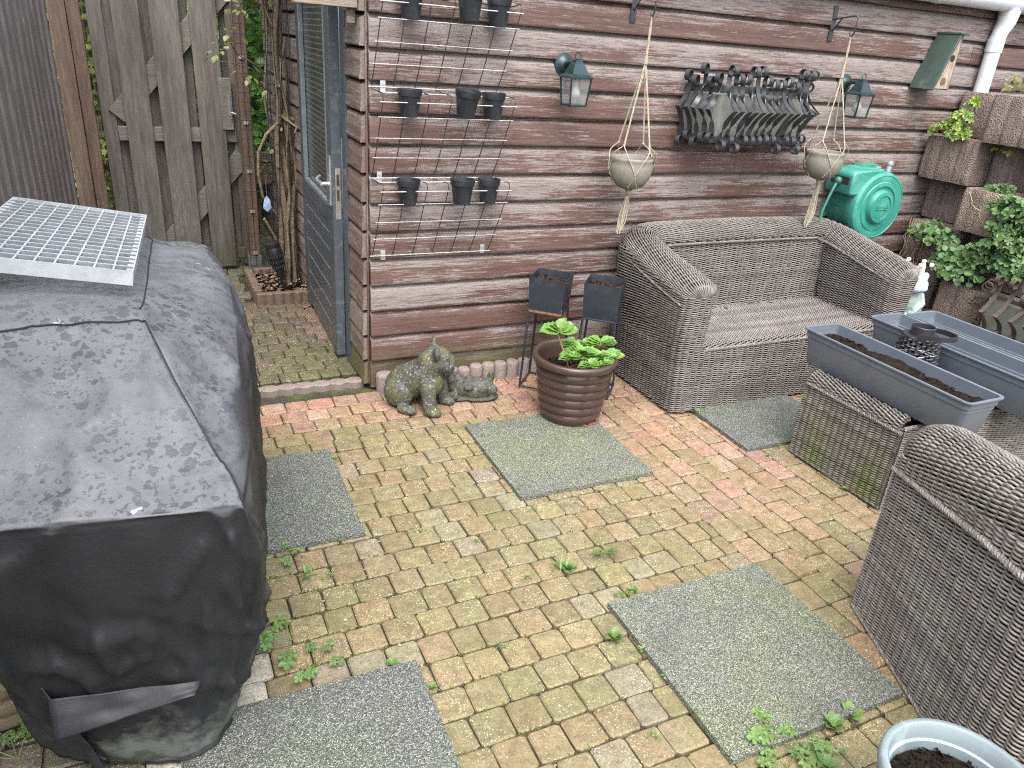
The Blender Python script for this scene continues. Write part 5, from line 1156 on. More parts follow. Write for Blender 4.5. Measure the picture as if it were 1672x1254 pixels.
for xx, sg in ((tx0, -1), (tx1, 1)):
    roll('edge_roll', [(xx - sg * .034, ty1 - .01, tz - .034), (xx - sg * .034, (ty0 + ty1) / 2, tz - .034), (xx - sg * .034, ty0 + .01, tz - .034)] if sg < 0 else [(xx - sg * .034, ty0 + .01, tz - .034), (xx - sg * .034, (ty0 + ty1) / 2, tz - .034), (xx - sg * .034, ty1 - .01, tz - .034)], table, .036, .036, R(100), R(-15), seed=26, pu=.024, pv=.0060, r=.0040)
m = MB(); braid(m, [(tx0 - .004, ty1, tz - .050), (tx0 - .004, ty0, tz - .050)], .007); m.obj('braid_trim', WICK, table); m = MB(); braid(m, [(tx0, ty0 - .004, tz - .03), (tx1, ty0 - .004, tz - .03)], .007); m.obj('braid_trim', WICK, table); m = MB(); braid(m, [(tx0, ty1, .012), (tx0, ty0, .012)], .006); m.obj('braid_trim', WICK, table)
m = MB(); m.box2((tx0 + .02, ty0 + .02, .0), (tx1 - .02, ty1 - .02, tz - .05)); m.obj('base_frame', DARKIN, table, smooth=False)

chair = thing('wicker_armchair', 'large wicker armchair cut off at the right edge with its arm nearest', 'armchair', (1.3, -2.35, 0))
Fd = Vector((.408, .913, 0)); Rd = Vector((.913, -.408, 0)); C0 = Vector((1.048, -2.035, 0))
def cp(f, s, z): p = C0 - Fd * f + Rd * s; return (p.x, p.y, z)      # f back from the arm front, s towards the chair's right
CU, CV, CR = .0330, .0051, .0035
fo, Lo = path_fn([cp(-.012, .03, .565), cp(.0, -.004, .565), cp(.03, -.008, .575), cp(.2, -.010, .60), cp(.42, -.012, .63), cp(.62, .004, .66), cp(.75, .10, .68), cp(.78, .3, .68)]); go, _ = path_fn([cp(-.008, .03, .010), cp(.0, .004, .010), cp(.03, .0, .010), cp(.2, -.0, .010), cp(.42, -.0, .010), cp(.64, .0, .010), cp(.73, .06, .010), cp(.75, .3, .010)])
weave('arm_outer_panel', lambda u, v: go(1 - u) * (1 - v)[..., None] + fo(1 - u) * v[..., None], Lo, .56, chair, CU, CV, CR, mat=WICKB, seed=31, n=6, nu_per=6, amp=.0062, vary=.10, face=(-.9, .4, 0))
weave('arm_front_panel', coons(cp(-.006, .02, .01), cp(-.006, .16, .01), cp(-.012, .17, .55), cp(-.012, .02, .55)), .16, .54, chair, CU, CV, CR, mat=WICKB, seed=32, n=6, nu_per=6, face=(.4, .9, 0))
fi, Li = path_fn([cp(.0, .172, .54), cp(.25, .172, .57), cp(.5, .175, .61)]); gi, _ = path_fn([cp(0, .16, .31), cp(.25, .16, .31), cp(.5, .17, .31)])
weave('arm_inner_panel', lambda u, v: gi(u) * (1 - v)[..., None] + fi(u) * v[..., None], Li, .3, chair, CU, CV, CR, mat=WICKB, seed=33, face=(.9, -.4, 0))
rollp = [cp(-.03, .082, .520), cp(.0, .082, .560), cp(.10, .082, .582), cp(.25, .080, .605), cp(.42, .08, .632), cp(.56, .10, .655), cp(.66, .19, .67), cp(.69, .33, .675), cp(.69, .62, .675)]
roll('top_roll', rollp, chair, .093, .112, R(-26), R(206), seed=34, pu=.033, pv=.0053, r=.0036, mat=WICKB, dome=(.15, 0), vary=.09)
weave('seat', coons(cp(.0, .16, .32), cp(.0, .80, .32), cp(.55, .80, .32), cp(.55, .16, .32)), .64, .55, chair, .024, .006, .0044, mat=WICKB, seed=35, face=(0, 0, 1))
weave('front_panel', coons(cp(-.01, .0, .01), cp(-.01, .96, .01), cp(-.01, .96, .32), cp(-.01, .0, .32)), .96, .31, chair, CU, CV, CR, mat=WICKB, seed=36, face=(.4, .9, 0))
m = MB(); braid(m, smoothpath([cp(-.01, -.010, .515), cp(.2, -.018, .545), cp(.42, -.021, .575), cp(.62, -.01, .585), cp(.74, .08, .60)], 6), .0075); m.obj('braid_trim', WICKB, chair); m = MB(); braid(m, smoothpath([cp(0, -.004, .008), cp(.2, -.004, .008), cp(.42, -.004, .008), cp(.64, -.004, .008)], 4), .006); m.obj('braid_trim', WICKB, chair)
m = MB()
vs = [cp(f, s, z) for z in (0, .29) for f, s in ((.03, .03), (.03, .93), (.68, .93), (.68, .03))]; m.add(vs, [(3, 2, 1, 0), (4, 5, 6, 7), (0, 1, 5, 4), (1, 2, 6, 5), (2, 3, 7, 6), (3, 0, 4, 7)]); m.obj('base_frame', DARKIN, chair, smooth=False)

# ---------------------------------------------------------------- grey planter boxes on the table
BOXM = simple('slate grey plastic', (.112, .131, .158), .38, var=.08, scale=9, bump=.06, bd=.002, dirt=(.125, .14, .155), dscale=20)
def rrect(hx, hy, rad, z, n=6):
    o = []
    for cx_, cy_, a0 in ((hx - rad, hy - rad, 0), (-hx + rad, hy - rad, 90), (-hx + rad, -hy + rad, 180), (hx - rad, -hy + rad, 270)):
        for i in range(n + 1): a = R(a0 + 90 * i / n); o.append((cx_ + rad * math.cos(a), cy_ + rad * math.sin(a), z))
    return o
def shell(m, rings, capbot=True, captop=False):
    k = len(rings[0]); vs = [p for r_ in rings for p in r_]; fs = []
    for i in range(len(rings) - 1):
        for j in range(k): fs.append((i * k + j, i * k + (j + 1) % k, (i + 1) * k + (j + 1) % k, (i + 1) * k + j))
    if capbot: fs.append(tuple(range(k - 1, -1, -1)))
    if captop: fs.append(tuple((len(rings) - 1) * k + j for j in range(k)))
    m.add(vs, fs)
def lumps(m, z, fn, n, s, r):
    for _ in range(n):
        x, y = fn(r); h = s * r.uniform(.5, 1.4); p = Vector((x, y, z + h * .2)); d = rdir(r)
        vs = [p + rdir(r) * h for _ in range(5)]; m.add([tuple(v) for v in vs], [(0, 1, 2), (0, 2, 3), (0, 3, 4), (1, 2, 4), (2, 3, 4), (0, 1, 4)])
def planter_box(cx_, cy_, L, label, soil, rz=0.0):
    hx, hy, H = .102, L / 2, .158; t = thing('planter_box', label, 'planter', (cx_, cy_, tz + .004), 'grey planter boxes on the wicker table', rz)
    m = MB(); shell(m, [rrect(hx - .030, hy - .035, .02, 0), rrect(hx - .028, hy - .033, .02, .003), rrect(hx - .013, hy - .016, .024, H - .034), rrect(hx - .009, hy - .011, .024, H - .033), rrect(hx - .008, hy - .009, .025, H - .008), rrect(hx - .001, hy - .001, .027, H - .008), rrect(hx, hy, .028, H - .005), rrect(hx - .001, hy - .001, .027, H - .001), rrect(hx - .005, hy - .005, .024, H), rrect(hx - .013, hy - .013, .02, H - .002), rrect(hx - .016, hy - .016, .02, H - .05), rrect(hx - .023, hy - .024, .018, H - .051), rrect(hx - .034, hy - .038, .016, .012)])
    m.obj('box_shell', BOXM, t, local=True, angle=35)
    m = MB(); n = 40; hxs = hx - .024; hys = hy - .026; P = [[(-hxs + 2 * hxs * i / 10, -hys + 2 * hys * j / n, soil + .012 * mnoise.noise(Vector((i * .8 + cx_ * 9, j * .5, 0))) + .018 * mnoise.noise(Vector((j * .13, cx_ * 5, 3)))) for j in range(n + 1)] for i in range(11)]; m.grid(P)
    q = random.Random(int(cx_ * 100)); lumps(m, soil, lambda r: (r.uniform(-hxs * .9, hxs * .9), r.uniform(-hys, hys) * .97), 260, .006, q); m.obj('soil', SOIL, t, local=True, smooth=False)
    return t
planter_box(1.722, -1.452, .79, 'grey planter box nearest the armchair, filled highest with soil', .118)
planter_box(2.160, -1.455, .86, 'grey planter box between the black wicker lantern and the rearmost planter', .082)
planter_box(2.375, -1.455, .82, 'rearmost grey planter box beside the crowned frog', .080)
lw = thing('wicker_lantern', 'black wicker lantern with wire and carrying handle on the table', 'lantern', (1.965, -1.365, tz))
lc = (1.965, -1.365, tz + .004); LB = simple('black painted wicker', (.030, .030, .034), .38, bump=.1)
def Slan(u, v):
    a = -2 * PI * u; rad = .094 - .028 * v ** 1.2; return np.stack([lc[0] + rad * np.cos(a), lc[1] + rad * np.sin(a), lc[2] + .006 + .185 * v], -1)
ob = weave('woven_body', Slan, .52, .185, lw, .024, .0125, .0052, mat=LB, seed=41, backing=False, nu_per=4)
m = MB()
for k in range(22): a = 2 * PI * k / 22; m.tube([(lc[0] + .092 * math.cos(a), lc[1] + .092 * math.sin(a), lc[2]), (lc[0] + .066 * math.cos(a), lc[1] + .066 * math.sin(a), lc[2] + .20)], .0055, 6)
m.obj('rib_frame', LB, lw)
m = MB(); m.lathe([(.001, .200), (.068, .200), (.071, .196), (.071, .190), (.001, .188)], lc, 28); m.lathe([(.046, .200), (.046, .238), (.044, .240), (.041, .238), (.041, .202)], lc, 28); m.obj('lid', LB, lw, angle=35)
m = MB(); hp = [(lc[0] - .066 * math.cos(a) + .04 * math.sin(a) * 1.0, lc[1] - .066 * math.cos(a) * .45 - .125 * math.sin(a), lc[2] + .212 + .012 * math.sin(a)) for a in [PI * i / 18 for i in range(19)]]; m.ribbon(hp, (0, 0, 1), .020, .006); m.obj('handle', LB, lw, angle=60)
m = MB(); q = random.Random(6)
for k in range(7):
    v0 = q.uniform(.1, .9); pts = []
    for i in range(30): a = 2 * PI * i / 30 + k; vv = v0 + .08 * math.sin(a * 2 + k); rad = .100 - .029 * vv; pts.append((lc[0] + rad * math.cos(a), lc[1] + rad * math.sin(a), lc[2] + .006 + .185 * vv))
    m.tube(pts, .0009, 4, closed=True)
m.obj('wire_winding', WIRE, lw)

# ---------------------------------------------------------------- pots and plants
BROWNP = simple('glossy brown glaze', (.060, .037, .032), .25, var=.15, scale=3, bump=.04, bd=.002)
pot = thing('ribbed_pot', 'large ribbed brown glazed pot with a hydrangea', 'pot', (.795, -.575, .018))
PC = (.795, -.575, .018); prf = [(.001, .0), (.128, 0), (.134, .006)]
H_ = .305
for i in range(6):
    zb_, zt_ = .012 + i * .042, .012 + (i + 1) * .042
    for j in range(7): s = j / 6; rb = .136 + (.180 - .136) * ((zb_ + (zt_ - zb_) * s) / H_) ** .9; prf.append((rb + .0075 * math.sin(PI * s) - .002, zb_ + (zt_ - zb_) * s))
prf += [(.182, .270), (.192, .276), (.1955, .290), (.193, .303), (.186, .308), (.172, .306), (.168, .298), (.165, .27), (.155, .17)]
m = MB(); m.lathe(prf, PC, 64); m.obj('pot_shell', BROWNP, pot, angle=60)
m = MB(); m.lathe([(.163, .222), (.11, .228), (.05, .224), (.001, .23)], PC, 30); q = random.Random(2)
def disc(r, R_=.15): a = r.uniform(0, 6.28); d = R_ * math.sqrt(r.random()); return (PC[0] + d * math.cos(a), PC[1] + d * math.sin(a))
lumps(m, PC[2] + .226, disc, 300, .007, q); m.obj('soil', SOIL, pot, smooth=False)
m = MB()
for x, y, s in ((.84, -.706, .04), (.80, -.712, .03), (.875, -.694, .025)): m.box((x, y, .024), (s, s * .5, .010), rz=x * 30)
tag(m.obj('tile_shard', simple('red tile', (.16, .07, .05), .8), base=(.85, -.74, .019), bevel=.002), 'broken red tile shards under the edge of the ribbed pot', 'tile')
hy = thing('hydrangea', 'young hydrangea with fresh green leaves growing in the ribbed pot', 'plant', (.80, -.58, .24))
q = random.Random(14); lm = MB(); sm_ = MB()
def rosette(c, n, s, tilt=(0, 0, 1), lift=.5):
    for k in range(n):
        a = 2 * PI * k / n * 1.0 + k * 2.399; f = k / max(n - 1, 1); el = lift * f + .05; d = Vector((math.cos(a) * math.cos(el), math.sin(a) * math.cos(el), math.sin(el) + tilt[2] * .0)) + Vector((tilt[0], tilt[1], 0)) * .3
        leaf(lm, Vector(c) + Vector((0, 0, .012 * f)), d, (tilt[0], tilt[1], 1), s * (1.1 - .55 * f) * q.uniform(.85, 1.15), 'serrate', gcol(q, .18, .08), q)
for c, n, s in [((.79, -.63, .345), 11, .090), ((.725, -.64, .335), 8, .066), ((.86, -.66, .330), 10, .082), ((.905, -.60, .370), 9, .085), ((.79, -.70, .315), 8, .068), ((.84, -.56, .35), 8, .07), ((.75, -.58, .375), 7, .055), ((.92, -.66, .330), 7, .068), ((.87, -.71, .318), 7, .06)]:
    rosette(c, n, s, (0, -.3, 1)); sm_.tube([(.80 + q.uniform(-.05, .05), -.58 + q.uniform(-.04, .04), .24), (c[0] * .6 + .32, c[1] * .6 - .232, .29), c], .0035, 6)
rosette((.672, -.600, .455), 8, .088, (-.1, -.5, 1), .9); sm_.tube([(.755, -.62, .24), (.72, -.615, .33), (.688, -.605, .41), (.672, -.60, .455)], .0035, 6)
lm.obj('foliage', LEAFB, hy, fix=False); sm_.obj('stem', simple('pinkish stem', (.32, .17, .10), .6), hy)
MET = simple('dark blue grey sheet metal', (.042, .049, .062), .38, .45, var=.25, scale=7, bump=.08, dirt=(.065, .07, .08), dscale=6)
RUST = simple('rusty seam', (.22, .10, .05), .8, var=.5, scale=60)
BARKC = simple('bark chips', (.055, .034, .024), .9, var=.6, scale=60, bump=.8, bd=.008, spec=.15)
def stand(cx_, cy_, rz, label, legh, rust):
    t = thing('square_planter', label, 'planter', (cx_, cy_, 0), 'square metal planters on leg stands', rz); s = .089; H = .172; zb_ = legh
    m = MB(); k = s - .002; B_ = .82
    def sqr(a, z): return [(-a, -a, z), (a, -a, z), (a, a, z), (-a, a, z)]
    shell(m, [sqr(s * .90, zb_), sqr(s, zb_ + H), sqr(s - .003, zb_ + H), sqr(s * .90 - .003, zb_ + .004)]); pl = m.obj('box_shell', MET, t, local=True, smooth=False)
    m = MB(); P = [[(-.083 + .166 * i / 8, -.083 + .166 * j / 8, zb_ + H - .040 + .01 * mnoise.noise(Vector((i, j, cx_ * 9)))) for j in range(9)] for i in range(9)]; m.grid(P); q = random.Random(int(cx_ * 77)); lumps(m, zb_ + H - .036, lambda r: (r.uniform(-.08, .08), r.uniform(-.08, .08)), 150, .010, q); m.obj('soil', BARKC, t, local=True, smooth=False)
    if rust:
        m = MB(); m.box((0, -s * .902, zb_ + .004), (s * 1.8, .004, .010)); m.box((s * .902, -s * .902, zb_ + .07), (.003, .003, .13)); m.obj('rusty_seam', RUST, t, local=True)
    top = s * .88; bt = .092
    for sx, sy in ((-1, -1), (1, -1), (1, 1), (-1, 1)):
        m = MB(); m.tube([(sx * top, sy * top, zb_), (sx * bt, sy * bt, .006)], .0058, 8); m.obj('leg', MET, t, local=True)
    for z, w in ((.012, bt), (zb_ - .004, top)):
        m = MB(); c4 = [(-w, -w, z), (w, -w, z), (w, w, z), (-w, w, z)]
        for i in range(4): m.tube([c4[i], c4[(i + 1) % 4]], .005, 6)
        m.obj('stretcher_frame', MET, t, local=True)
    return t
stand(.842, -.205, R(-42), 'square dark metal planter with rusty seams on a thin leg stand', .405, True)
stand(1.060, -.345, R(-41), 'square dark metal planter without rust beside the sofa arm', .405, False)
GP = simple('blue grey glazed plastic', (.20, .245, .26), .35, var=.1, scale=6, bump=.05, dirt=(.28, .33, .34), dscale=12)
gpt = thing('round_pot', 'pale blue grey round pot of dark soil in the foreground', 'pot', (.492, -2.728, 0)); GC = (.492, -2.728, 0); RR2 = .158
m = MB(); m.lathe([(.001, 0), (.118, 0), (.125, .01), (.142, .20), (.149, .225), (RR2 - .003, .262), (RR2, .27), (RR2 - .001, .285), (RR2 - .006, .292), (RR2 - .015, .293), (RR2 - .019, .288), (RR2 - .022, .25), (RR2 - .028, .247), (RR2 - .032, .10)], GC, 72); m.obj('pot_shell', GP, gpt, angle=50)
m = MB(); m.lathe([(.126, .225), (.08, .235), (.04, .228), (.001, .236)], GC, 30)
lumps(m, .232, lambda r: (lambda a, d: (GC[0] + d * math.cos(a), GC[1] + d * math.sin(a)))(r.uniform(0, 6.28), .122 * math.sqrt(r.random())), 420, .008, random.Random(8)); m.obj('soil', SOIL, gpt, smooth=False)
# ---------------------------------------------------------------- statues
def blend(name, balls, caps, mat, parent, voxel=.006, sm_it=4, M=None, base=None, disp=.0015):
    m = MB()
    for b_ in balls:
        c, r_ = b_[0], b_[1]; rot = b_[2] if len(b_) > 2 else None
        m.ball(c, r_, M=rot, nu=16, nv=12)
    for a, b2, ra, rb in caps:
        a, b2 = Vector(a), Vector(b2); n = max(3, int((b2 - a).length / (min(ra, rb) * .45)) + 1)
        for i in range(n + 1): t = i / n; m.ball(a.lerp(b2, t), ra + (rb - ra) * t, nu=14, nv=10)
    o = m.obj(name, mat, parent, local=True)
    rm = o.modifiers.new('remesh', 'REMESH'); rm.mode = 'VOXEL'; rm.voxel_size = voxel; rm.use_smooth_shade = True
    s = o.modifiers.new('smooth', 'SMOOTH'); s.iterations = sm_it; s.factor = .5
    dg = bpy.context.evaluated_depsgraph_get(); ev = o.evaluated_get(dg); me = bpy.data.meshes.new_from_object(ev)
    o.modifiers.clear(); o.data = me
    for v in me.vertices:
        p = v.co; v.co = p + v.normal * disp * (mnoise.noise(p * 60) + .6 * mnoise.noise(p * 140))
    if not me.materials: me.materials.append(mat)
    return o
def m_stone(name, green, light):
    n = N(name); v = n.wpos(); nrm = n.t.nodes.new('ShaderNodeNewGeometry').outputs['Normal']
    f = n.noise(v, 60, 5, .7); c = n.mix(n.ramp(f, [(.35, 0.), (.65, 1.)]), (.034, .034, .031), (.092, .090, .080))
    g = n.ramp(n.noise(v, 13, 4, .6), [(.48, 0.), (.64, 1.)]); c = n.mix(n.math('MULTIPLY', g, green), c, (.092, .098, .028))
    l = n.ramp(n.noise(v, 85, 3, .7), [(.58, 0.), (.66, 1.)]); c = n.mix(n.math('MULTIPLY', l, light), c, (.33, .32, .27))
    return n.fin(c, n.ramp(f, [(.3, .5), (.7, .9)]), n.bump(n.noise(v, 140, 5, .7), .8, .004), spec=.4)
MOSSY = m_stone('mossy stone', .7, .8); WETST = m_stone('damp dark stone', .3, .45)
def T(h): return Matrix.Rotation(h, 3, 'Z')
dog = thing('dog_statue', 'mossy stone French bulldog statue sitting in front of the shed', 'statue', (.165, -.245, 0), rz=R(-46))
md = Vector((.83, .558, 0)); pd_ = Vector((-.558, .83, 0)); hd = Vector((.080, .022, .238))
def hpt(f, s, z): p = hd + md * f + pd_ * s; return (p.x, p.y, p.z + z)
RM = Matrix.Rotation(math.atan2(md.y, md.x), 3, 'Z')
def ear(s, lean): return Matrix.Rotation(math.atan2(md.y, md.x), 3, 'Z') @ Matrix.Rotation(R(lean), 3, 'X')
dballs = [((-.066, .068, .072), (.074, .046, .070)), ((-.066, -.068, .072), (.074, .046, .070)), ((-.085, 0, .085), (.078, .078, .080)), ((.066, 0, .130), (.060, .078, .068)),
  ((.118, .072, .018), (.040, .030, .021)), ((.118, -.072, .018), (.042, .031, .021)), ((.0, .108, .020), (.052, .028, .022)), ((.0, -.108, .020), (.052, .028, .022)),
  (hpt(0, 0, 0), (.072, .077, .064), RM), (hpt(.040, .0, -.016), (.050, .068, .046), RM), (hpt(.052, .027, -.030), (.030, .030, .032), RM), (hpt(.052, -.027, -.030), (.030, .030, .032), RM), (hpt(.050, 0, -.050), (.030, .034, .018), RM), (hpt(.074, 0, -.002), (.014, .022, .013), RM), (hpt(.056, 0, .016), (.018, .034, .012), RM),
  (hpt(.030, .042, .026), (.024, .022, .015), RM), (hpt(.030, -.042, .026), (.024, .022, .015), RM), (hpt(-.006, .060, .060), (.014, .024, .036), ear(1, -18)), (hpt(-.010, -.066, .056), (.016, .032, .036), ear(-1, 26)), (hpt(-.012, .054, .03), .024), (hpt(-.012, -.054, .03), .024), ((-.15, 0, .03), (.018, .015, .015))]
dcaps = [((-.06, 0, .10), (.035, 0, .165), .088, .080), ((.080, .058, .125), (.100, .072, .024), .037, .030), ((.080, -.058, .125), (.100, -.072, .024), .038, .031), ((.035, 0, .165), (.062, .0, .225), .072, .066)]
blend('body', dballs, dcaps, MOSSY, dog, .0055, 3)
m = MB()
for s in (-1, 1): m.ball(hpt(.057, s * .036, .010), (.011, .011, .011), nu=12, nv=8)
m.obj('eye', WETST, dog, local=True); m = MB()
m.tube([hpt(.066, .046, -.050), hpt(.080, .024, -.040), hpt(.084, 0, -.034), hpt(.080, -.024, -.040), hpt(.066, -.046, -.050)], .0022, 6); m.obj('mouth', DARKIN, dog, local=True)
lie = thing('lying_statue', 'small dark stone puppy figure lying on its back beside the dog statue', 'statue', (.43, -.255, 0), rz=R(-12))
lb = [((.03, 0, .052), (.085, .062, .056)), ((-.075, .01, .078), (.052, .052, .056)), ((-.100, -.012, .112), (.030, .028, .026)), ((-.105, -.022, .132), (.013, .013, .010)), ((-.055, .055, .055), (.022, .014, .032)), ((-.095, -.048, .040), (.028, .014, .028)), ((-.02, -.048, .078), (.026, .014, .015)), ((.045, -.055, .070), (.028, .015, .015)), ((.0, .05, .085), (.026, .016, .016)), ((.100, .030, .095), (.017, .018, .038)), ((.105, -.03, .055), (.018, .018, .024)), ((.10, 0, .03), (.026, .04, .025)), ((.04, 0, .012), (.10, .062, .014)), ((-.06, .0, .012), (.05, .05, .014))]
blend('body', lb, [((-.045, .0, .055), (.0, 0, .05), .044, .048)], WETST, lie, .005, 3)
m = MB(); m.tube([(-.118, -.042, .075), (-.105, -.052, .068), (-.09, -.054, .072)], .0022, 6); m.tube([(-.09, -.032, .108), (-.075, -.034, .110)], .0025, 6); m.obj('mouth', DARKIN, lie, local=True)
FROGM = simple('pale blue green glaze', (.30, .39, .37), .5, var=.22, scale=20, bump=.25, dirt=(.50, .52, .46), dscale=14); FROGB = simple('light blue glaze', (.36, .50, .60), .42, var=.15, scale=16, bump=.15, dirt=(.55, .62, .64), dscale=12); FROGW = simple('off white glaze', (.62, .58, .52), .5, var=.15, scale=20, bump=.2)
fg = thing('frog_statue', 'pale blue frog statue wearing a white crown behind the sofa arm', 'statue', (2.945, -.565, 0), rz=R(-132))   # local +x faces the camera
z0 = .335
blend('body', [((0, 0, z0 + .075), (.056, .062, .072)), ((.045, .030, z0 + .012), (.036, .020, .014)), ((.045, -.030, z0 + .012), (.036, .020, .014)), ((.0, .062, z0 + .03), (.036, .024, .032)), ((.0, -.062, z0 + .03), (.036, .024, .032)), ((0, 0, z0 - .02), (.075, .078, .035))],
      [((.0, .060, z0 + .115), (.02, .075, z0 + .07), .019, .017), ((.02, .075, z0 + .07), (.045, .045, z0 + .035), .017, .014), ((.0, -.060, z0 + .115), (.02, -.075, z0 + .07), .019, .017), ((.02, -.075, z0 + .07), (.045, -.045, z0 + .035), .017, .014)], FROGM, fg, .006, 3)
blend('head', [((.012, 0, z0 + .180), (.066, .080, .046)), ((.050, 0, z0 + .168), (.050, .074, .032)), ((-.005, .056, z0 + .222), (.020, .019, .024)), ((-.005, -.056, z0 + .222), (.020, .019, .024))], [], FROGB, fg, .005, 3)
m = MB(); m.tube([(.060, .062, z0 + .158), (.088, .035, z0 + .153), (.094, 0, z0 + .152), (.088, -.035, z0 + .153), (.060, -.062, z0 + .158)], .0025, 6); m.obj('mouth', simple('dark glaze', (.07, .09, .10), .5), fg, local=True)
m = MB()
for s in (-1, 1): m.ball((.072, s * .016, z0 + .184), .004, nu=8, nv=6)
m.obj('nostril', simple('dark blue', (.10, .14, .18), .5), fg, local=True)
m = MB(); n = 40; ri, ro = [], []
for k in range(n):
    a = 2 * PI * k / n; h = .030 + .052 * max(0, math.cos(a * 2.5) ) ** 1.5; fl = .050 + .022 * (h - .03) / .05
    ri.append((a, h, fl))
rg = [[(-.008 + .044 * math.cos(a), .044 * math.sin(a), z0 + .208) for a, h, fl in ri], [(-.008 + fl * math.cos(a), fl * math.sin(a), z0 + .208 + h) for a, h, fl in ri], [(-.008 + (fl - .011) * math.cos(a), (fl - .011) * math.sin(a), z0 + .208 + h - .002) for a, h, fl in ri], [(-.008 + .034 * math.cos(a), .034 * math.sin(a), z0 + .215) for a, h, fl in ri]]
shell(m, rg); 
for k in range(5): a = 2 * PI * k / 5; m.ball((-.008 + .068 * math.cos(a), .068 * math.sin(a), z0 + .292), .0125, nu=12, nv=8)
m.obj('crown', FROGW, fg, local=True)
m = MB(); m.lathe([(.001, 0), (.085, 0), (.08, .05), (.07, .15), (.072, .24), (.085, .272), (.001, .275)], (0, 0, 0), 24); m.obj('pedestal', FROGM, fg, local=True)

# ---------------------------------------------------------------- stacked concrete planter blocks on the right
def m_block(name, a, b_):
    n = N(name); v = n.wpos(); c = n.mix(n.ramp(n.noise(v, 6, 5, .65), [(.3, 0.), (.7, 1.)]), a, b_)
    pit = n.vor(v, 150); c = n.mix(n.ramp(pit, [(.0, .75), (.30, 0.)]), c, tuple(x * .4 for x in a))
    st = n.ramp(n.noise(n.map(v, (9, 9, .9)), 1.4, 4, .6), [(.52, 0.), (.66, .55)]); c = n.mix(st, c, (.075, .058, .050))
    wl = n.ramp(n.noise(v, 3.6, 5, .7), [(.62, 0.), (.72, .5)]); c = n.mix(wl, c, (.42, .39, .38))
    return n.fin(c, .92, n.bump(n.math('ADD', pit, n.noise(v, 90, 4)), 1.0, .007), spec=.25)
BL1 = m_block('brown concrete block', (.205, .155, .138), (.29, .23, .205)); BL2 = m_block('tan concrete block', (.24, .182, .148), (.33, .262, .215)); BL3 = m_block('pink grey concrete block', (.215, .168, .158), (.31, .25, .24))
def block(x, ya, yb, za, zb, mat, label, tilt=0.0, depth=.36):
    m = MB(); n = 28; w = ya - yb; h = zb - za
    P = []
    for i in range(n + 1):
        s = i / n; q = (s * 3.0) % 1.0; gro = -.010 * math.exp(-((min(q, 1 - q)) / .07) ** 2) if .1 < s < .9 else 0
        ed = -.012 * (max(0, 1 - s * 16) ** 2 + max(0, 1 - (1 - s) * 16) ** 2)
        P.append([(-(gro + ed) + .004 * mnoise.noise(Vector((s * 5 + x, j * .6, ya * 7))) + (.008 if j in (0, 8) else 0), -w * s, h * j / 8) for j in range(9)])
    m.grid(P); L = [r_[0] for r_ in P]; U = [r_[8] for r_ in P]
    m.add([*L, (depth, -w, 0), (depth, 0, 0)], [tuple(range(len(L) + 2))]); m.add([*U, (depth, -w, h), (depth, 0, h)], [tuple(range(len(U) + 1, -1, -1))])
    m.add([P[0][j] for j in range(9)] + [(depth, 0, h), (depth, 0, 0)], [tuple(range(11))]); m.add([P[n][j] for j in range(9)] + [(depth, -w, h), (depth, -w, 0)], [tuple(range(10, -1, -1))])
    m.add([(depth, 0, 0), (depth, -w, 0), (depth, -w, h), (depth, 0, h)], [(0, 1, 2, 3)])
    o = m.obj('planter_block', mat, local=True, angle=50); o.location = (x, ya, za); o.rotation_euler = (0, 0, tilt); return tag(o, label, 'concrete block', 'concrete planter blocks stacked into a wall')
hid = 'brown ribbed concrete block in the lower courses of the planted block wall'
mid_ = 'recessed concrete block set back between the jutting ones of the block wall'
BKS = [
 (3.60, -.05, -.35, 1.253, 1.50, BL1, 'brown concrete block under the white downpipe'), (3.40, -.385, -.70, 1.253, 1.50, BL1, 'jutting topmost block with the yellow green herb on top'), (3.60, -.72, -1.05, 1.253, 1.50, BL3, mid_),
 (3.41, -.045, -.375, 1.005, 1.247, BL1, 'jutting brown block under the fern like plant beside the shed boards'), (3.56, -.385, -.72, 1.005, 1.247, BL3, mid_), (3.38, -.73, -1.06, 1.005, 1.247, BL1, hid),
 (3.56, -.03, -.37, .757, .999, BL3, 'recessed block with white lime stains'), (3.33, -.43, -.75, .775, 1.010, BL2, 'tan jutting block right of the lime stained one'), (3.52, -.76, -1.08, .757, .999, BL1, mid_),
 (3.42, -.09, -.42, .51, .751, BL1, 'block with dry stems hanging over its corner beside the hose reel'), (3.50, -.44, -.76, .51, .751, BL3, mid_), (3.36, -.77, -1.10, .51, .751, BL1, hid),
 (3.40, -.06, -.38, .262, .504, BL1, hid), (3.24, -.52, -.86, .262, .50, BL1, 'brown block jutting below the leafy geranium beside the frog statue'), (3.34, -.87, -1.3, .262, .504, BL1, hid),
 (3.30, -.06, -.39, .01, .256, BL1, hid), (3.26, -.40, -.74, .01, .256, BL3, hid), (3.2, -.75, -1.08, .01, .256, BL1, hid), (3.14, -1.09, -1.5, .01, .256, BL1, hid), (3.30, -1.32, -1.7, .262, .504, BL3, hid)]
for k, (x, ya, yb, za, zb, mt, lab) in enumerate(BKS): block(x, ya, yb, za, zb, mt, lab, tilt=R([0, -1.5, 1, .8, -1, 1.5, 0][k % 7]))
m = MB(); m.box2((3.75, -2.6, 0), (5.2, -.05, .3)); m.box2((3.64, -2.6, 0), (3.74, -.06, 1.22)); tag(m.obj('earth_bank', SOIL, base=(4.2, -1.3, 0), smooth=False), kind='structure', label=None)
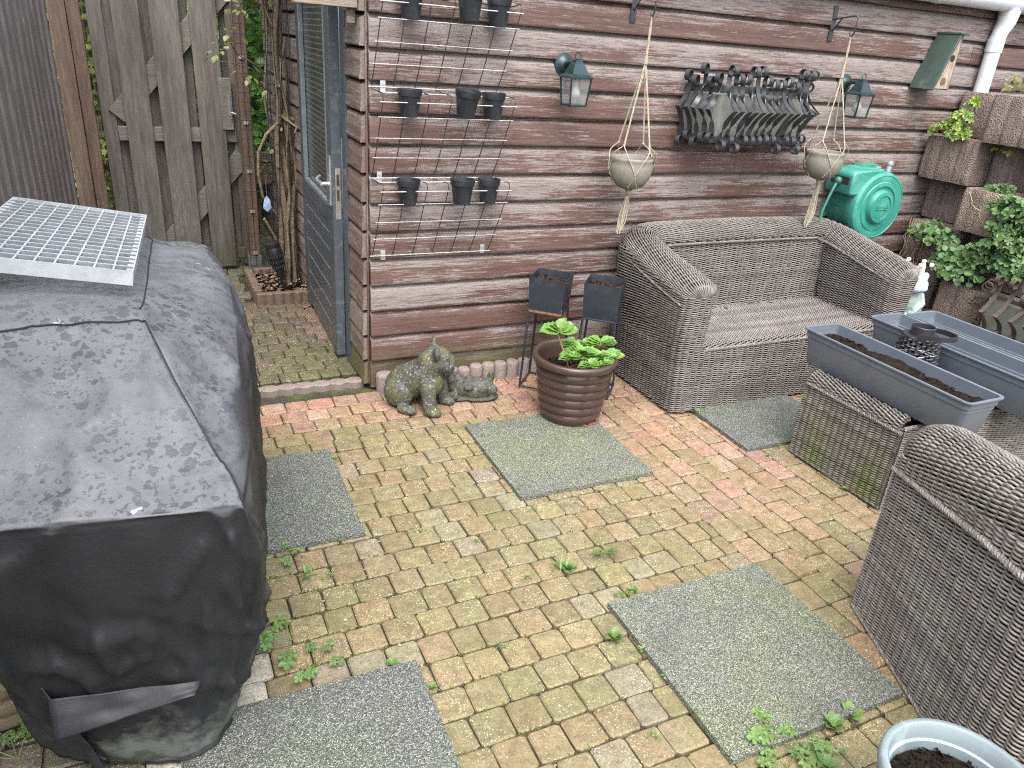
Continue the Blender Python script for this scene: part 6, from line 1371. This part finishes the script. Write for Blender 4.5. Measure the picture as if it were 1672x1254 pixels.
# plants rooted in the blocks
LEAFG = m_leaf('geranium leaf', (.098, .175, .068), .5); LEAFF = m_leaf('fern leaf', (.21, .30, .07), .5)
q = random.Random(77)
def wallplant(name, label, cat, spots, mat, kind, size, face=(-.7, -.5, .8), stems=True, flowers=None):
    c0 = spots[0][0]; t = thing(name, label, cat, (c0[0], c0[1], c0[2])); lm = MB()
    for c, rad, n in spots: clump(lm, c, rad, n, size, kind, q, face, .12, .38)
    lm.obj('foliage', mat, t, fix=False); sm_ = MB()
    for c, rad, n in spots:
        for _ in range(max(3, n // 14)):
            v = rdir(q, -.3); b0 = Vector((c[0] + .10, c[1], c[2] - rad[2] * .5)); e = Vector(c) + Vector((v.x * rad[0], v.y * rad[1], v.z * rad[2])) * .8; sm_.tube([b0, b0.lerp(e, .5) + Vector((0, 0, .02)), e], .0016, 4)
    sm_.obj('stem_tangle', STEM, t)
    if flowers:
        m = MB()
        for p in flowers:
            for k in range(5): a = 2 * PI * k / 5; leaf(m, p, (math.cos(a), math.sin(a), .2), (0, 0, 1), .014, 'oval', (1, 1, 1), q)
        m.obj('flower', simple('pink petal', (.62, .32, .50), .5), t, fix=False)
    return t
wallplant('geranium', 'dense green plant of lobed leaves at the right edge spilling over the block wall', 'plant', [((3.30, -.80, .80), (.12, .14, .13), 150), ((3.28, -.78, .95), (.08, .13, .08), 70), ((3.30, -.70, .66), (.10, .16, .10), 130), ((3.26, -.88, .68), (.08, .12, .10), 90)], LEAFG, 'lobed', .058)
wallplant('creeping_plant', 'mound of small round green leaves above the frog statue', 'plant', [((3.34, -.33, .705), (.12, .16, .07), 210), ((3.28, -.55, .62), (.10, .16, .085), 230), ((3.22, -.62, .56), (.06, .14, .05), 120)], LEAFG, 'round', .042)
wallplant('fern_plant', 'yellow green ferny plant on the block left of the topmost one', 'plant', [((3.40, -.19, 1.285), (.06, .13, .045), 80), ((3.42, -.22, 1.36), (.03, .08, .05), 30), ((3.44, -.26, 1.44), (.02, .05, .03), 12)], LEAFF, 'lobed', .046)
wallplant('flowering_herb', 'yellow green herb with pink flowers on the topmost block', 'plant', [((3.46, -.47, 1.55), (.06, .10, .05), 90), ((3.46, -.55, 1.60), (.04, .05, .05), 40)], LEAFY, 'oval', .032, flowers=[(3.45, -.48, 1.64), (3.44, -.52, 1.66), (3.45, -.56, 1.65)])
wallplant('ivy_sprig', 'small ivy sprig hanging under the topmost block', 'plant', [((3.45, -.50, 1.215), (.03, .07, .02), 14)], LEAFI, 'ivy', .036)
wallplant('herb_tuft', 'small green tuft between the tan block and the right edge', 'plant', [((3.40, -.60, 1.03), (.05, .09, .03), 34)], LEAFG, 'lobed', .040)
wallplant('herb_tuft', 'tiny green tuft in the gap beneath the lime stained block', 'plant', [((3.42, -.25, .77), (.03, .05, .015), 14)], LEAFG, 'oval', .026)
m = MB()
for k in range(7):
    y_ = -.10 - .02 * k; m.tube(wig((3.41, y_, .76), (3.37 - .02 * (k % 3), y_ - .03 + .02 * math.sin(k), .50 - .03 * (k % 4)), 8, .03, 90 + k), .0016, 4)
m.tube(wig((3.325, -.47, .99), (3.30, -.62, .84), 10, .03, 99), .0016, 4)
tag(m.obj('dry_stem_tangle', simple('dry straw', (.36, .29, .20), .8, bump=0), base=(3.4, -.15, .7)), 'tangle of dry stems hanging over the lower block by the shed', 'dry stems')

# ---------------------------------------------------------------- weeds between the pavers
LEAFW = m_leaf('weed leaf', (.13, .215, .07), .5)
def weed(x, y, kind, s, label, z=.002, seed=0):
    r = random.Random(int(x * 1000) * 31 + int(y * 1000) + seed); t = thing('weed', label, 'weed', (x, y, z), 'weeds growing in the joints'); lm = MB(); st_ = MB()
    if kind == 'celandine':     # divided pale leaves on thin stalks
        for k in range(r.randint(4, 6)):
            a = r.uniform(0, 6.28); L = s * r.uniform(.6, 1.1); e = Vector((x + math.cos(a) * L, y + math.sin(a) * L, z + s * r.uniform(.18, .40))); st_.tube([(x, y, z), (x + math.cos(a) * L * .5, y + math.sin(a) * L * .5, z + s * .35), e], .0012, 4)
            dr = Vector((math.cos(a), math.sin(a), -.05))
            for j, (f, w) in enumerate(((0, 1.0), (-.45, .8), (-.45, .8))):
                d = Matrix.Rotation(R((0, 55, -55)[j]), 3, 'Z') @ dr; leaf(lm, e + dr * (f * s * .4), d, (0, 0, 1), s * .42 * w, 'lobed', gcol(r, .2, .08), r)
    elif kind == 'rosette':
        for k in range(r.randint(8, 12)):
            a = k * 2.399; el = R(20 + 45 * k / 11); leaf(lm, (x, y, z + .004), (math.cos(a) * math.cos(el), math.sin(a) * math.cos(el), math.sin(el)), (0, 0, 1), s * r.uniform(.45, .75), 'oval', gcol(r, .2, .08), r)
    elif kind == 'grass':
        for k in range(16): a = r.uniform(0, 6.28); leaf(lm, (x + r.gauss(0, .01), y + r.gauss(0, .006), z), (math.cos(a), math.sin(a), r.uniform(.4, 1.4)), (0, 0, 1), s * r.uniform(.5, 1.1), 'blade', gcol(r, .25, .1), r)
    else:
        for k in range(14): leaf(lm, (x + r.gauss(0, s * .35), y + r.gauss(0, s * .18), z + .004 + r.random() * .012), (r.gauss(0, 1), r.gauss(0, 1), .3), (0, 0, 1), s * .28, 'round', gcol(r, .25, .1), r)
    lm.obj('foliage', LEAFW, t, fix=False)
    if st_.v: st_.obj('stem_tangle', STEM, t)
    return t
small = 'tiny green weed sprouting in a joint of the yellow pavers'
for x, y, k, s, lab in [(-.625, -1.07, 'celandine', .085, 'pale divided leaf weed against the cover beside the dark mat'), (-.61, -1.18, 'celandine', .06, 'second pale leaf weed just below the dark mat corner'), (-.645, -1.56, 'celandine', .095, 'pale leaf weed on the pavers near the lower cover hem'), (-.60, -1.68, 'celandine', .06, 'small pale weed between cover hem and foreground mat'),
  (.235, -1.555, 'grass', .05, 'spreading blue green weed in the middle of the pavers'), (.25, -1.56, 'rosette', .055, 'leafy weed in the very middle of the yellow pavers'), (.11, -1.555, 'creep', .03, small), (.36, -1.735, 'creep', .045, 'creeping weed at the top corner of the largest mat'), (.40, -1.725, 'rosette', .03, small), (.225, -1.89, 'rosette', .062, 'bright leafy weed touching the left edge of the largest mat'), (.275, -1.96, 'creep', .035, 'flat weed halfway down the left edge of the largest mat'), (.28, -2.075, 'creep', .03, 'lowest flat weed on the left edge of the largest mat'),
  (-.41, -1.755, 'rosette', .035, 'small leafy weed on the top edge of the foreground mat'), (-.335, -1.87, 'rosette', .028, 'small leafy weed on the right edge of the foreground mat'), (-.49, -1.335, 'creep', .035, small), (-.55, -1.30, 'grass', .04, 'grass tuft in a mossy joint near the cover'), (.41, -1.525, 'grass', .07, 'wispy grass tuft above the largest mat'), (.29, -1.21, 'creep', .028, small), (-.14, -1.20, 'creep', .026, small), (-.31, -.62, 'creep', .03, 'tiny weed at the top right corner of the dark mat'), (1.42, -.735, 'rosette', .062, 'leafy weed at the front left foot of the sofa'), (1.585, -1.50, 'rosette', .035, 'small weed at the foot of the wicker table side'), (1.47, -1.18, 'creep', .03, 'tiny weed below the wet mat'), (.60, -.02, 'rosette', .04, 'small weed behind the planter stand by the edging stones'),
  (.44, -2.36, 'celandine', .085, 'largest pale weed on the lower edge of the largest mat'), (.53, -2.36, 'celandine', .075, 'pale weed right of the largest one on the lower mat edge'), (.60, -2.37, 'rosette', .06, 'leafy weed in the middle of the lower mat edge'), (.675, -2.36, 'rosette', .062, 'fresh rosette weed near the armchair foot'), (.74, -2.365, 'creep', .035, 'rightmost small weed by the armchair foot'), (.40, -2.42, 'celandine', .07, 'pale weed at the bottom left of the lower mat edge'), (.49, -2.45, 'rosette', .065, 'broad leaf weed at the bottom edge left of the round pot'), (.56, -2.44, 'creep', .03, 'tiny weed just left of the round pot'),
  (-1.255, -1.66, 'rosette', .075, 'weed in the shade beside the stacked brown stones'), (-1.19, -1.74, 'rosette', .06, 'weed below the shaded weed at the stone stack'), (-1.29, -1.72, 'celandine', .07, 'weed at the bottom left corner of the picture'), (-.36, -2.19, 'creep', .025, small), (.02, -1.32, 'creep', .025, small), (-.10, -1.80, 'creep', .025, small), (.14, -2.22, 'creep', .03, small)]:
    weed(x, y, k, s, lab)
# cushions of moss in the joints
r = random.Random(41); m = MB()
for _ in range(3200):
    k = r.randint(5, 25); jy = -.052 - .1015 * k
    if r.random() < .45: x = r.choice([-.60, -.52, -.56]) + r.gauss(0, .06); y = jy + r.gauss(0, .0035); ok = -1.8 < y < -1.2
    else: x, y = r.uniform(-.75, .87), jy + r.gauss(0, .002); ok = mnoise.noise(Vector((x * 3, y * 3, 5))) > .08
    if ok: leaf(m, (x, y, -.004), rdir(r, .1), (0, 0, 1), r.uniform(.005, .011), 'oval', gcol(r, .45, .3), r)
tag(m.obj('joint_moss', MOSS, base=(0, -1.4, 0), fix=False), 'green moss cushions in the joints between the pavers', 'moss', kind='stuff')
# fallen petals and grit
r = random.Random(43); m = MB()
for _ in range(420):
    x, y = r.uniform(-.7, 1.6), r.uniform(-2.6, -.1)
    if r.random() < .3: x, y = r.uniform(-.6, -.05), r.uniform(.15, 1.25)
    if r.random() < .2: y = r.uniform(-.12, -.10); x = r.uniform(0, 1.2)
    k = r.uniform(.4, 2.6); leaf(m, (x, y, .004 + (.01 if y > .12 else 0)), (r.gauss(0, 1), r.gauss(0, 1), .1), (r.gauss(0, .3), r.gauss(0, .3), 1), r.uniform(.004, .012), 'oval', (k, k * .95, k * .85), r)
tag(m.obj('paving_litter', DEAD, base=(0, -1, 0), fix=False), 'small dry bits scattered over the paving', 'litter', kind='stuff')
